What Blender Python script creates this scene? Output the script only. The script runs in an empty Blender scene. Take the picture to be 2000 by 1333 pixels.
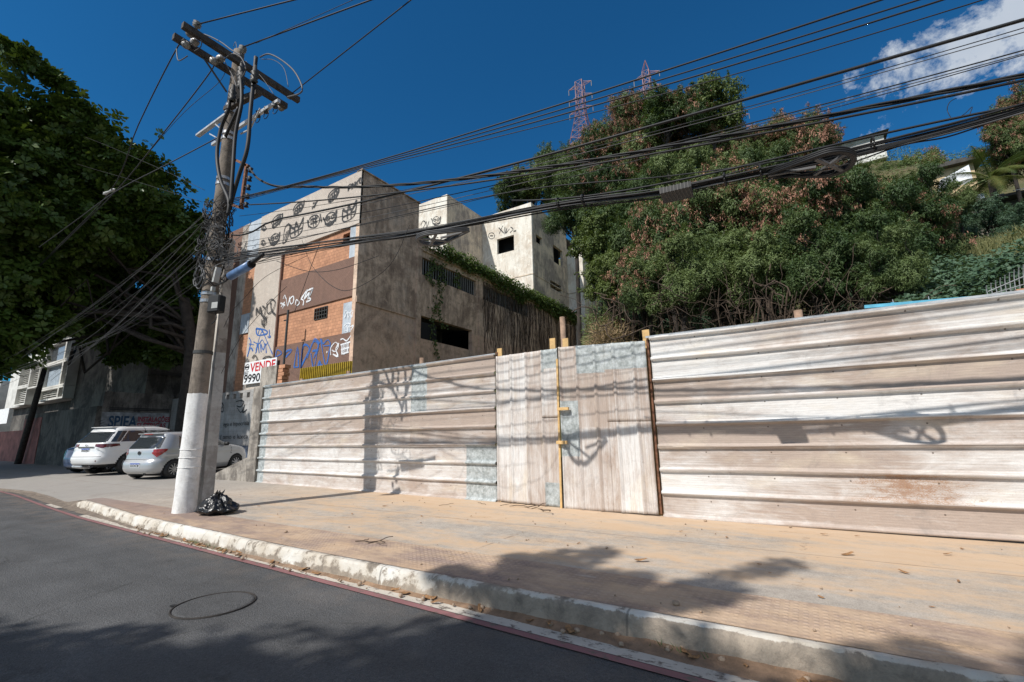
import bpy, math, random
import numpy as np
from mathutils import Vector, Matrix, Euler
R = math.radians
random.seed(7); rng = np.random.default_rng(7)
scene = bpy.context.scene
# ------------------------------------------------------------------ camera
CAM = (0.0, 0.0, 1.42)
PITCH, ROLL, YAW, F = R(11.6), R(1.07), R(-32), 16/36*2000
fw = np.array([math.sin(YAW)*math.cos(PITCH), math.cos(YAW)*math.cos(PITCH), math.sin(PITCH)])
rt0 = np.array([math.cos(YAW), -math.sin(YAW), 0.0]); up0 = np.cross(rt0, fw)
rt = rt0*math.cos(ROLL) - up0*math.sin(ROLL); up = up0*math.cos(ROLL) + rt0*math.sin(ROLL)
cd = bpy.data.cameras.new('camera'); cam = bpy.data.objects.new('camera', cd); scene.collection.objects.link(cam)
cd.lens = 16; cd.sensor_width = 36; cd.clip_start = 0.05; cd.clip_end = 3000
M4 = Matrix(((rt[0], up[0], -fw[0], CAM[0]), (rt[1], up[1], -fw[1], CAM[1]), (rt[2], up[2], -fw[2], CAM[2]), (0, 0, 0, 1)))
cam.matrix_world = M4; scene.camera = cam
# ------------------------------------------------------------------ sun and sky
SUN = Vector((-.19, -.682, .71)).normalized()          # towards the sun
sl = bpy.data.lights.new('sun', 'SUN'); sun = bpy.data.objects.new('sun', sl); scene.collection.objects.link(sun)
sl.energy = 4.9; sl.angle = R(0.55); sl.color = (1.0, .965, .91)
sun.rotation_euler = SUN.to_track_quat('Z', 'Y').to_euler(); sun.location = (-20, -40, 60)
w = bpy.data.worlds.new('World'); scene.world = w; w.use_nodes = True
scene.view_settings.view_transform = 'Standard'; scene.view_settings.look = 'None'
scene.view_settings.gamma = 1; scene.view_settings.exposure = 0.0; scene.view_settings.use_curve_mapping = False

class G:
    """small node-graph helper"""
    def __init__(s, nt): s.nt = nt; s.n = nt.nodes; s.l = nt.links
    def new(s, t, **k):
        n = s.n.new(t)
        for a, b in k.items(): setattr(n, a, b)
        return n
    def put(s, sock, v):
        if hasattr(v, 'is_output'): s.l.new(v, sock)
        elif v is not None:
            if hasattr(sock.default_value, '__len__') and not hasattr(v, '__len__'): v = [v]*len(sock.default_value)
            if hasattr(v, '__len__') and len(sock.default_value) == 4 and len(v) == 3: v = (*v, 1)
            sock.default_value = v
    def math(s, op, a, b=None, c=None, clamp=False):
        n = s.new('ShaderNodeMath', operation=op, use_clamp=clamp); s.put(n.inputs[0], a)
        if b is not None: s.put(n.inputs[1], b)
        if c is not None: s.put(n.inputs[2], c)
        return n.outputs[0]
    def vmath(s, op, a, b=None):
        n = s.new('ShaderNodeVectorMath', operation=op); s.put(n.inputs[0], a)
        if b is not None: s.put(n.inputs[1], b)
        return n.outputs['Value'] if op in ('DOT_PRODUCT', 'LENGTH', 'DISTANCE') else n.outputs[0]
    def pos(s): return s.new('ShaderNodeNewGeometry').outputs['Position']
    def obj(s): return s.new('ShaderNodeTexCoord').outputs['Object']
    def sep(s, v): n = s.new('ShaderNodeSeparateXYZ'); s.put(n.inputs[0], v); return n.outputs
    def comb(s, x=0, y=0, z=0):
        n = s.new('ShaderNodeCombineXYZ'); s.put(n.inputs[0], x); s.put(n.inputs[1], y); s.put(n.inputs[2], z); return n.outputs[0]
    def scale(s, v, k): return s.vmath('MULTIPLY', v, k)
    def noise(s, v, sc=1.0, det=4, rough=.55, dist=0.0):
        n = s.new('ShaderNodeTexNoise'); s.put(n.inputs['Vector'], v); n.inputs['Scale'].default_value = sc
        n.inputs['Detail'].default_value = det; n.inputs['Roughness'].default_value = rough; n.inputs['Distortion'].default_value = dist
        return n.outputs['Fac']
    def ramp(s, f, a, b, lo=0.0, hi=1.0):
        n = s.new('ShaderNodeMapRange'); s.put(n.inputs[0], f); n.inputs[1].default_value = a; n.inputs[2].default_value = b
        n.inputs[3].default_value = lo; n.inputs[4].default_value = hi; return n.outputs[0]
    def mix(s, f, a, b, mode='MIX'):
        n = s.new('ShaderNodeMix', data_type='RGBA', blend_type=mode); s.put(n.inputs[0], f); s.put(n.inputs[6], a); s.put(n.inputs[7], b); return n.outputs[2]
    def attr(s, name): n = s.new('ShaderNodeAttribute', attribute_name=name); return n
    def bump(s, h, st=.3, d=.02):
        n = s.new('ShaderNodeBump'); s.put(n.inputs['Height'], h); n.inputs['Strength'].default_value = st; n.inputs['Distance'].default_value = d; return n.outputs[0]

MATS = {}
def newmat(name):
    m = bpy.data.materials.new(name); m.use_nodes = True; MATS[name] = m
    g = G(m.node_tree); b = m.node_tree.nodes['Principled BSDF']; return m, g, b
def plain(name, col, rough=.7, metal=0.0, var=.12, sc=6.0, coat=0.0, bump=0.0):
    m, g, b = newmat(name); n = g.noise(g.obj(), sc, 5, .6)
    v = g.ramp(n, .3, .7, 1-var*1.5, 1+var)
    c = g.mix(1.0, col, g.comb(v, v, v), 'MULTIPLY'); g.put(b.inputs['Base Color'], c)
    b.inputs['Roughness'].default_value = rough; b.inputs['Metallic'].default_value = metal
    if coat: b.inputs['Coat Weight'].default_value = coat; b.inputs['Coat Roughness'].default_value = .05
    if bump: g.put(b.inputs['Normal'], g.bump(g.noise(g.obj(), sc*6, 4), bump, .01))
    return m

# world: Nishita sky with a bank of fair-weather cloud in its real direction
g = G(w.node_tree); bg = w.node_tree.nodes['Background']
sky = g.new('ShaderNodeTexSky', sky_type='NISHITA'); sky.sun_disc = False
sky.sun_elevation = math.asin(SUN.z); sky.sun_rotation = math.atan2(SUN.x, SUN.y)
sky.air_density = 1.0; sky.dust_density = 0.1; sky.ozone_density = 3.0; sky.altitude = 200
d = g.new('ShaderNodeTexCoord').outputs['Generated']
c0 = Vector((.26, .83, .50)).normalized(); u1 = Vector((c0.y, -c0.x, 0)).normalized(); u2 = u1.cross(c0)
if u2.z < 0: u2 = -u2
q0 = g.vmath('DOT_PRODUCT', d, tuple(c0)); qx = g.math('DIVIDE', g.vmath('DOT_PRODUCT', d, tuple(u1)), q0); qy = g.math('DIVIDE', g.vmath('DOT_PRODUCT', d, tuple(u2)), q0)
front = g.math('GREATER_THAN', q0, .2)
nz = g.noise(g.comb(qx, qy, 0.3), 9.0, 12, .66, .15); nz2 = g.noise(g.comb(qx, qy, 1.7), 3.5, 3, .5)
def ell(cx, cy, a, bb, ang):
    x = g.math('SUBTRACT', qx, cx); y = g.math('SUBTRACT', qy, cy); ca, sa = math.cos(ang), math.sin(ang)
    X = g.math('DIVIDE', g.math('ADD', g.math('MULTIPLY', x, ca), g.math('MULTIPLY', y, sa)), a)
    Y = g.math('DIVIDE', g.math('SUBTRACT', g.math('MULTIPLY', y, ca), g.math('MULTIPLY', x, sa)), bb)
    return g.math('SUBTRACT', 1.0, g.math('SQRT', g.math('ADD', g.math('MULTIPLY', X, X), g.math('MULTIPLY', Y, Y))))
sh = g.math('MAXIMUM', g.math('MAXIMUM', ell(.01, .030, .16, .072, .20), ell(.13, .085, .12, .09, .5)), ell(-.085, .035, .080, .055, .1))
sh = g.math('MAXIMUM', sh, ell(.24, .15, .14, .13, .6))
dens = g.ramp(g.math('ADD', g.math('MULTIPLY', sh, .50), g.math('MULTIPLY', g.math('SUBTRACT', nz, .56), 1.9)), .0, .20)
dens = g.math('MULTIPLY', g.math('MULTIPLY', dens, front), .95, clamp=True)
shade = g.ramp(g.math('ADD', nz2, g.math('MULTIPLY', nz, .4)), .45, .95, 0, 1)
cloudcol = g.mix(shade, (4.3, 5.1, 6.3), (6.9, 7.3, 7.8))
skyc = g.mix(1.0, sky.outputs[0], (.15, .70, 1.02), 'MULTIPLY')
# unseen white cloud added behind the camera and far right to brighten shaded sides
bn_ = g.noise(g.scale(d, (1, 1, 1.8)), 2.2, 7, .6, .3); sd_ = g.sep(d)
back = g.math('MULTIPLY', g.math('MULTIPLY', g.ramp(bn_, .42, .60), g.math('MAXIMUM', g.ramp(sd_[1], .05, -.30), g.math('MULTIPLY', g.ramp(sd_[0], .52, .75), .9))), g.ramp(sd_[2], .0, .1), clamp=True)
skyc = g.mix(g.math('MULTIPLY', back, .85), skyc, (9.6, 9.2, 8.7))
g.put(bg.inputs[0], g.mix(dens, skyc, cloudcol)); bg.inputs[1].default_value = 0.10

# ------------------------------------------------------------------ geometry helpers
H0 = np.array(CAM)
def P(px, py, ax, v):
    """world point seen at a photo pixel on the plane x|y|z = v"""
    dd = fw + rt*(px-1000)/F + up*(666.5-py)/F
    i = 'xyz'.index(ax); t = (v-H0[i])/dd[i]; return H0 + dd*t
def wloc(o):
    p = Vector((0, 0, 0))
    while o is not None: p += o.location; o = o.parent
    return p
def tag(o, label=None, cat=None, group=None, kind=None):
    if label: o['label'] = label
    if cat: o['category'] = cat
    if group: o['group'] = group
    if kind: o['kind'] = kind
    return o
def empty(name, loc, label, cat, group=None):
    o = bpy.data.objects.new(name, None); scene.collection.objects.link(o); o.location = loc; o.empty_display_size = .2
    return tag(o, label, cat, group)
def raw(name, V, Fc, m, parent=None, smooth=False, origin=None, vattr=None):
    """link one mesh object from world-space verts (numpy) and faces (list or array)"""
    V = np.asarray(V, dtype=np.float64).reshape(-1, 3)
    off = np.array(wloc(parent)) if parent is not None else (np.array(origin) if origin is not None else np.zeros(3))
    V = V - off; me = bpy.data.meshes.new(name)
    if isinstance(Fc, np.ndarray):
        nf, k = Fc.shape; me.vertices.add(len(V)); me.vertices.foreach_set('co', V.astype(np.float32).ravel())
        me.loops.add(nf*k); me.loops.foreach_set('vertex_index', Fc.astype(np.int32).ravel())
        me.polygons.add(nf); me.polygons.foreach_set('loop_start', np.arange(0, nf*k, k, dtype=np.int32))
        me.polygons.foreach_set('loop_total', np.full(nf, k, dtype=np.int32)); me.update(calc_edges=True)
    else: me.from_pydata(V.tolist(), [], Fc)
    if vattr:
        for an, av in vattr.items():
            a = me.attributes.new(an, 'FLOAT_VECTOR', 'POINT'); a.data.foreach_set('vector', np.asarray(av, dtype=np.float32).ravel())
    if smooth: me.polygons.foreach_set('use_smooth', np.ones(len(me.polygons), dtype=bool))
    if m is not None: me.materials.append(MATS[m] if isinstance(m, str) else m)
    o = bpy.data.objects.new(name, me); scene.collection.objects.link(o)
    if parent is not None: o.parent = parent
    elif origin is not None: o.location = origin
    return o
class MB:
    def __init__(s): s.v = []; s.f = []
    def add(s, V, Fc):
        b = len(s.v); s.v += [tuple(map(float, p)) for p in V]; s.f += [[b+i for i in q] for q in Fc]; return s
    def box(s, c, size, rot=None, bev=0.0):
        hx, hy, hz = [q/2 for q in size]; V = [(x, y, z) for x in (-hx, hx) for y in (-hy, hy) for z in (-hz, hz)]
        Fc = [(0, 1, 3, 2), (4, 6, 7, 5), (0, 4, 5, 1), (2, 3, 7, 6), (0, 2, 6, 4), (1, 5, 7, 3)]
        if bev:
            V = []; Fc = []; b = bev
            for ix in (-1, 1):
                for iy in (-1, 1):
                    for iz in (-1, 1): V += [(ix*(hx-b), iy*(hy-b), iz*hz), (ix*(hx-b), iy*hy, iz*(hz-b)), (ix*hx, iy*(hy-b), iz*(hz-b))]
            me = _hull(V); V, Fc = me
        if rot is not None:
            m = rot if isinstance(rot, Matrix) else Euler(rot).to_matrix(); V = [m @ Vector(p) for p in V]
        return s.add([(p[0]+c[0], p[1]+c[1], p[2]+c[2]) for p in V], Fc)
    def bb(s, x0, x1, y0, y1, z0, z1): return s.box(((x0+x1)/2, (y0+y1)/2, (z0+z1)/2), (abs(x1-x0), abs(y1-y0), abs(z1-z0)))
    def bar(s, a, b, w, h=None):
        a, b = Vector(a), Vector(b); h = h or w; dd = b-a; q = dd.to_track_quat('X', 'Z').to_matrix()
        return s.box((a+b)/2, (dd.length, w, h), q)
    def tube(s, pts, r, n=6, cap=True):
        pts = np.asarray(pts, float); m = len(pts); r = np.full(m, r) if np.isscalar(r) else np.asarray(r, float)
        t = np.gradient(pts, axis=0); t /= np.linalg.norm(t, axis=1)[:, None]+1e-12
        ref = np.array([0, 0, 1.0]) if abs(t[:, 2]).mean() < .8 else np.array([1.0, 0, 0])
        a = np.cross(t, ref); a /= np.linalg.norm(a, axis=1)[:, None]+1e-9; b2 = np.cross(t, a)
        ang = np.arange(n)*2*math.pi/n
        V = (pts[:, None]+r[:, None, None]*(a[:, None]*np.cos(ang)[None, :, None]+b2[:, None]*np.sin(ang)[None, :, None])).reshape(-1, 3)
        Fc = [(i*n+j, i*n+(j+1) % n, (i+1)*n+(j+1) % n, (i+1)*n+j) for i in range(m-1) for j in range(n)]
        if cap: Fc += [tuple(range(n))[::-1], tuple(range((m-1)*n, m*n))]
        return s.add(V, Fc)
    def lathe(s, prof, c=(0, 0, 0), n=24, axis=None):
        V = [(r*math.cos(2*math.pi*k/n), r*math.sin(2*math.pi*k/n), z) for r, z in prof for k in range(n)]
        if axis is not None:
            q = Vector(axis).to_track_quat('Z', 'X').to_matrix(); V = [q @ Vector(p) for p in V]
        V = [(p[0]+c[0], p[1]+c[1], p[2]+c[2]) for p in V]; m = len(prof)
        return s.add(V, [(i*n+j, i*n+(j+1) % n, (i+1)*n+(j+1) % n, (i+1)*n+j) for i in range(m-1) for j in range(n)])
    def build(s, name, m, parent=None, smooth=False, origin=None): return raw(name, s.v, s.f, m, parent, smooth, origin)
def _hull(V):
    import bmesh
    bm = bmesh.new()
    for p in V: bm.verts.new(p)
    bmesh.ops.convex_hull(bm, input=bm.verts); bm.verts.index_update()
    out = ([tuple(v.co) for v in bm.verts], [[v.index for v in f.verts] for f in bm.faces]); bm.free(); return out
def wall_holes(mb, axis, plane, th, u0, u1, v0, v1, holes):
    """vertical slab with rectangular openings. axis 'y': u = x; axis 'x': u = y. thickness th goes to plane+th"""
    us = sorted({u0, u1, *[h[0] for h in holes], *[h[1] for h in holes]}); vs = sorted({v0, v1, *[h[2] for h in holes], *[h[3] for h in holes]})
    us = [u for u in us if u0 <= u <= u1]; vs = [v for v in vs if v0 <= v <= v1]
    hole = lambda u, v: any(h[0] < u < h[1] and h[2] < v < h[3] for h in holes)
    solid = {(i, j): not hole((us[i]+us[i+1])/2, (vs[j]+vs[j+1])/2) for i in range(len(us)-1) for j in range(len(vs)-1)}
    def pt(u, v, t): return (u, plane+t, v) if axis == 'y' else (plane+t, u, v)
    for (i, j), sd in solid.items():
        if not sd: continue
        a, b, c, e = us[i], us[i+1], vs[j], vs[j+1]
        for t in (0, th): mb.add([pt(a, c, t), pt(b, c, t), pt(b, e, t), pt(a, e, t)], [(0, 1, 2, 3)])
        for di, dj, q in ((-1, 0, ((a, c), (a, e))), (1, 0, ((b, c), (b, e))), (0, -1, ((a, c), (b, c))), (0, 1, ((a, e), (b, e)))):
            if not solid.get((i+di, j+dj), False):
                (p1, p2), (p3, p4) = q; mb.add([pt(p1, p2, 0), pt(p3, p4, 0), pt(p3, p4, th), pt(p1, p2, th)], [(0, 1, 2, 3)])
    return mb
def text_geo(s, size, bold=0.0):
    cu = bpy.data.curves.new('t', 'FONT'); cu.body = s; cu.size = size; cu.offset = bold; cu.resolution_u = 3; cu.align_x = 'LEFT'
    ob = bpy.data.objects.new('t', cu); scene.collection.objects.link(ob); dg = bpy.context.evaluated_depsgraph_get()
    me = bpy.data.meshes.new_from_object(ob.evaluated_get(dg)); V = [tuple(v.co) for v in me.vertices]; Fc = [list(p.vertices) for p in me.polygons]
    bpy.data.objects.remove(ob); bpy.data.curves.remove(cu); bpy.data.meshes.remove(me); return V, Fc
def text_on(mb, s, origin, ux, uy, size, width=None, bold=0.0):
    V, Fc = text_geo(s, size, bold); xs = [v[0] for v in V]; k = 1.0
    if width: k = width/(max(xs)-min(xs))
    x0 = min(xs); o, a, b = Vector(origin), Vector(ux), Vector(uy)
    mb.add([o+a*((v[0]-x0)*k)+b*v[1] for v in V], Fc); return mb
def strokes(mb, axis, plane, lines, w, sgn=-1):
    """flat painted strokes: px polylines thrown on the wall plane, as ribbons 5 mm proud"""
    pl = plane+sgn*.006; nrm = np.array([0, sgn, 0.]) if axis == 'y' else np.array([sgn, 0., 0])
    for li, ln in enumerate(lines):
        pts = np.array([P(x, y, axis, pl) for x, y in ln])
        if len(pts) > 2:    # smooth
            t = np.linspace(0, len(pts)-1, (len(pts)-1)*4+1); i = np.clip(t.astype(int), 0, len(pts)-2); f = (t-i)[:, None]
            p0 = pts[np.maximum(i-1, 0)]; p1 = pts[i]; p2 = pts[i+1]; p3 = pts[np.minimum(i+2, len(pts)-1)]
            pts = .5*((2*p1)+(-p0+p2)*f+(2*p0-5*p1+4*p2-p3)*f**2+(-p0+3*p1-3*p2+p3)*f**3)
        tt = np.gradient(pts, axis=0); tt /= np.linalg.norm(tt, axis=1)[:, None]+1e-9; s = np.cross(tt, nrm)
        w_ = w*(.75+.5*((li*37) % 10)/10); pts = pts + nrm*(.0004*(li % 9)); n = len(pts); wv = (w_*(1+.25*np.sin(np.arange(n)*.9+li)))[:, None]; V = np.concatenate([pts+s*wv/2, pts-s*wv/2])
        mb.add(V, [(i, i+1, n+i+1, n+i) for i in range(n-1)])
    return mb
def copy_tree(o, parent=None):
    c = o.copy(); scene.collection.objects.link(c); c.parent = parent
    for ch in [q for q in scene.objects if q.parent == o]: copy_tree(ch, c)
    return c
# ------------------------------------------------------------------ materials
plain('dark_void', (.010, .010, .011), .9, var=.2)
plain('black_rubber', (.018, .018, .018), .65); plain('cable_black', (.010, .010, .011), .6, var=.3)
plain('cable_grey', (.085, .085, .088), .55, var=.2); plain('steel_band', (.42, .42, .42), .35, .8)
plain('galvanised', (.50, .51, .52), .45, .5, .2); plain('dark_steel', (.06, .058, .055), .55, .3)
plain('old_timber', (.055, .045, .038), .85, var=.4, sc=9); plain('porcelain', (.30, .29, .28), .3, var=.3)
plain('new_timber', (.62, .40, .17), .75, var=.14, sc=14); plain('round_timber', (.30, .20, .14), .9, var=.3, sc=8)
plain('rusty_iron', (.19, .085, .045), .85, .1, .5, 14); plain('blue_plastic', (.12, .22, .42), .4, var=.25, sc=8)
plain('grey_plastic', (.42, .42, .40), .5); plain('black_plastic', (.009, .009, .009), .6)
plain('red_lens', (.34, .012, .012), .12, coat=1.0, var=.25, sc=30); plain('dark_lens', (.10, .012, .012), .12, coat=1.0, var=.2)
plain('plate_white', (.72, .73, .74), .4, var=.05); plain('plate_blue', (.02, .08, .42), .4, var=.05); plain('ink', (.01, .01, .012), .6, var=.1)
plain('chrome', (.6, .6, .62), .12, 1.0, .05); plain('alloy', (.46, .47, .49), .3, .75, .08)
def spray(name, col):
    m, g, b = newmat(name); b.inputs['Base Color'].default_value = (*col, 1); b.inputs['Roughness'].default_value = .8; n = g.noise(g.pos(), 14, 6, .75); n2 = g.noise(g.pos(), 1.6, 3, .5)
    g.put(b.inputs['Alpha'], g.ramp(g.math('ADD', n, g.math('MULTIPLY', n2, .35)), .48, .72, .25, .97))
spray('spray_black', (.030, .032, .036)); spray('spray_blue', (.03, .13, .42)); spray('spray_white', (.80, .82, .84))
plain('sign_white', (.78, .79, .80), .5, var=.08); plain('sign_red', (.55, .02, .03), .5, var=.08)
plain('yellow_sheet', (.36, .25, .02), .5, .1, .25); plain('blue_metal', (.12, .42, .58), .4, .1, .15)
plain('dead_leaf', (.30, .16, .07), .85, var=.4, sc=20); plain('twig', (.085, .058, .040), .9, var=.4); plain('stone', (.38, .28, .20), .9, var=.3, sc=20)
plain('paint_red_wall', (.33, .13, .11), .85, var=.35, sc=1.5); plain('pylon_red', (.25, .11, .11), .6, var=.3, sc=.3)
plain('white_wall', (.62, .61, .57), .8, var=.2, sc=1.2); plain('cream_wall', (.55, .42, .25), .8, var=.15, sc=1.5)
plain('dark_roof', (.06, .055, .05), .8, var=.3); plain('roof_white', (.66, .68, .70), .5, var=.15)
plain('curtain', (.30, .36, .42), .8, var=.2); plain('steel_grid', (.30, .31, .31), .5, .4)

def glass(name, col=(.03, .035, .04), rough=.05):
    m, g, b = newmat(name); b.inputs['Base Color'].default_value = (*col, 1); b.inputs['Roughness'].default_value = rough
    b.inputs['Specular IOR Level'].default_value = .8; b.inputs['Coat Weight'].default_value = .6; b.inputs['Coat Roughness'].default_value = .02
glass('car_glass'); glass('window_glass', (.06, .07, .08), .08)
def carpaint(name, col, metal, rough):
    m, g, b = newmat(name); g.put(b.inputs['Base Color'], g.mix(g.ramp(g.noise(g.obj(), 1.7, 4), .35, .7), col, tuple(c*.88 for c in col)))
    b.inputs['Metallic'].default_value = metal; b.inputs['Roughness'].default_value = rough
    b.inputs['Coat Weight'].default_value = 1.0; b.inputs['Coat Roughness'].default_value = .04
carpaint('paint_white', (.74, .74, .73), 0.0, .4); carpaint('paint_silver', (.50, .51, .52), .4, .33); carpaint('paint_blue', (.10, .14, .24), .4, .35)

def wall_mat(name, base, dark, stain=.5, grime=.5, sc=1.0, tile=None, plane='y', speck=.5, lower=None):
    """weathered render: vertical runs, blotches of mould and flaked patches; all in world metres"""
    m, g, b = newmat(name); p = g.pos(); s = g.sep(p); u = s[0] if plane == 'y' else s[1]
    v2 = g.comb(u, s[2], g.math('MULTIPLY', s[1] if plane == 'y' else s[0], .7))
    blot = g.noise(v2, .55*sc, 8, .66, .6); run = g.noise(g.scale(v2, (2.2, .38, 1)), 1.4*sc, 8, .74, .8); fine = g.noise(v2, 9*sc, 6, .7)
    k = g.ramp(g.math('ADD', g.math('MULTIPLY', blot, .6), g.math('ADD', g.math('MULTIPLY', run, .42), g.math('MULTIPLY', fine, .16))), .58+(.5-stain)*.14-.055, .58+(.5-stain)*.14+.06)
    c = g.mix(k, base, dark)
    k2 = g.ramp(g.noise(g.scale(v2, (1.5, .6, 1)), 1.5*sc, 8, .74, .9), .50, .66, 0, grime); c = g.mix(k2, c, tuple(q*.45 for q in dark)); pl_ = g.noise(g.scale(v2, (1, .8, 1)), 1.1*sc, 9, .72, 1.2); c = g.mix(g.ramp(pl_, .57, .60, 0, .35), c, tuple(min(1, q*1.25) for q in base))
    if lower: c = g.mix(g.math('MULTIPLY', g.ramp(s[2], 7.05, 6.95), g.ramp(blot, .62, .42, .25, .8)), c, lower); mo = g.noise(v2, 3.2, 12, .8, .6); c = g.mix(g.ramp(mo, .50, .66, 0, .55), c, (.10, .075, .058)); c = g.mix(g.ramp(mo, .46, .34, 0, .4), c, (.62, .52, .44)); cl = g.noise(v2, .5, 4, .6); c = g.mix(g.ramp(cl, .55, .7, 0, .35), c, (.30, .29, .29))
    k3 = g.ramp(fine, .3, .75, 1-.3*speck, 1+.18*speck); c = g.mix(1.0, c, g.comb(k3, k3, k3), 'MULTIPLY')
    h = fine
    if tile:
        br = g.new('ShaderNodeTexBrick'); g.put(br.inputs['Vector'], v2); br.inputs['Scale'].default_value = 1.0
        br.inputs['Brick Width'].default_value, br.inputs['Row Height'].default_value, ms, jc = tile[:4]
        br.inputs['Mortar Size'].default_value = ms; br.inputs['Color1'].default_value = (1, 1, 1, 1); br.inputs['Color2'].default_value = (*[tile[4]]*3, 1)
        br.inputs['Mortar'].default_value = (*[jc]*3, 1); br.inputs['Bias'].default_value = 0
        c = g.mix(1.0, c, br.outputs['Color'], 'MULTIPLY'); h = g.math('SUBTRACT', g.math('MULTIPLY', fine, .3), br.outputs['Fac'])
    g.put(b.inputs['Base Color'], c); b.inputs['Roughness'].default_value = .88; g.put(b.inputs['Normal'], g.bump(h, .45, .012))
    return m
wall_mat('side_render', (.74, .55, .41), (.33, .235, .175), .42, .50, 1.0, plane='x', lower=(.70, .47, .34))
wall_mat('front_render', (.55, .50, .44), (.24, .20, .17), .35, .4, 1.0)
wall_mat('pale_render', (.80, .76, .67), (.62, .54, .44), .36, .32, 1.3)
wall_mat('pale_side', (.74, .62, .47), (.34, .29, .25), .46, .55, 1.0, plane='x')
wall_mat('tile_beige', (.60, .525, .45), (.54, .465, .40), .35, .05, .8, tile=(.115, .06, .006, .80, .93))
wall_mat('tile_brown', (.20, .115, .085), (.17, .10, .075), .4, .08, .8, tile=(.115, .06, .006, 1.35, .88))
wall_mat('clay_brick', (.62, .31, .175), (.50, .245, .14), .4, .12, 1.0, tile=(.24, .15, .010, .62, .78))
wall_mat('block_wall', (.40, .39, .375), (.28, .265, .25), .3, .25, 1.0, tile=(.40, .20, .008, .82, .93))
wall_mat('pier_concrete', (.40, .36, .31), (.16, .14, .12), .45, .5, 2.0)
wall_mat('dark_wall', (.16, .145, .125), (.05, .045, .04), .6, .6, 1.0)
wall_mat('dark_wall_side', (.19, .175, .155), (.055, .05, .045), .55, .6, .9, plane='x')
wall_mat('post_grey', (.46, .45, .43), (.30, .28, .26), .4, .3, 3.0)
wall_mat('metal_strip', (.50, .55, .60), (.34, .38, .42), .3, .2, 2.0)
wall_mat('concrete_pole', (.25, .205, .165), (.12, .10, .08), .45, .4, 3.0)
wall_mat('pole_white', (.80, .79, .77), (.60, .57, .53), .16, .30, 3.0)
wall_mat('yard_wall', (.42, .39, .34), (.22, .2, .17), .4, .4, 1.2, plane='x')

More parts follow.
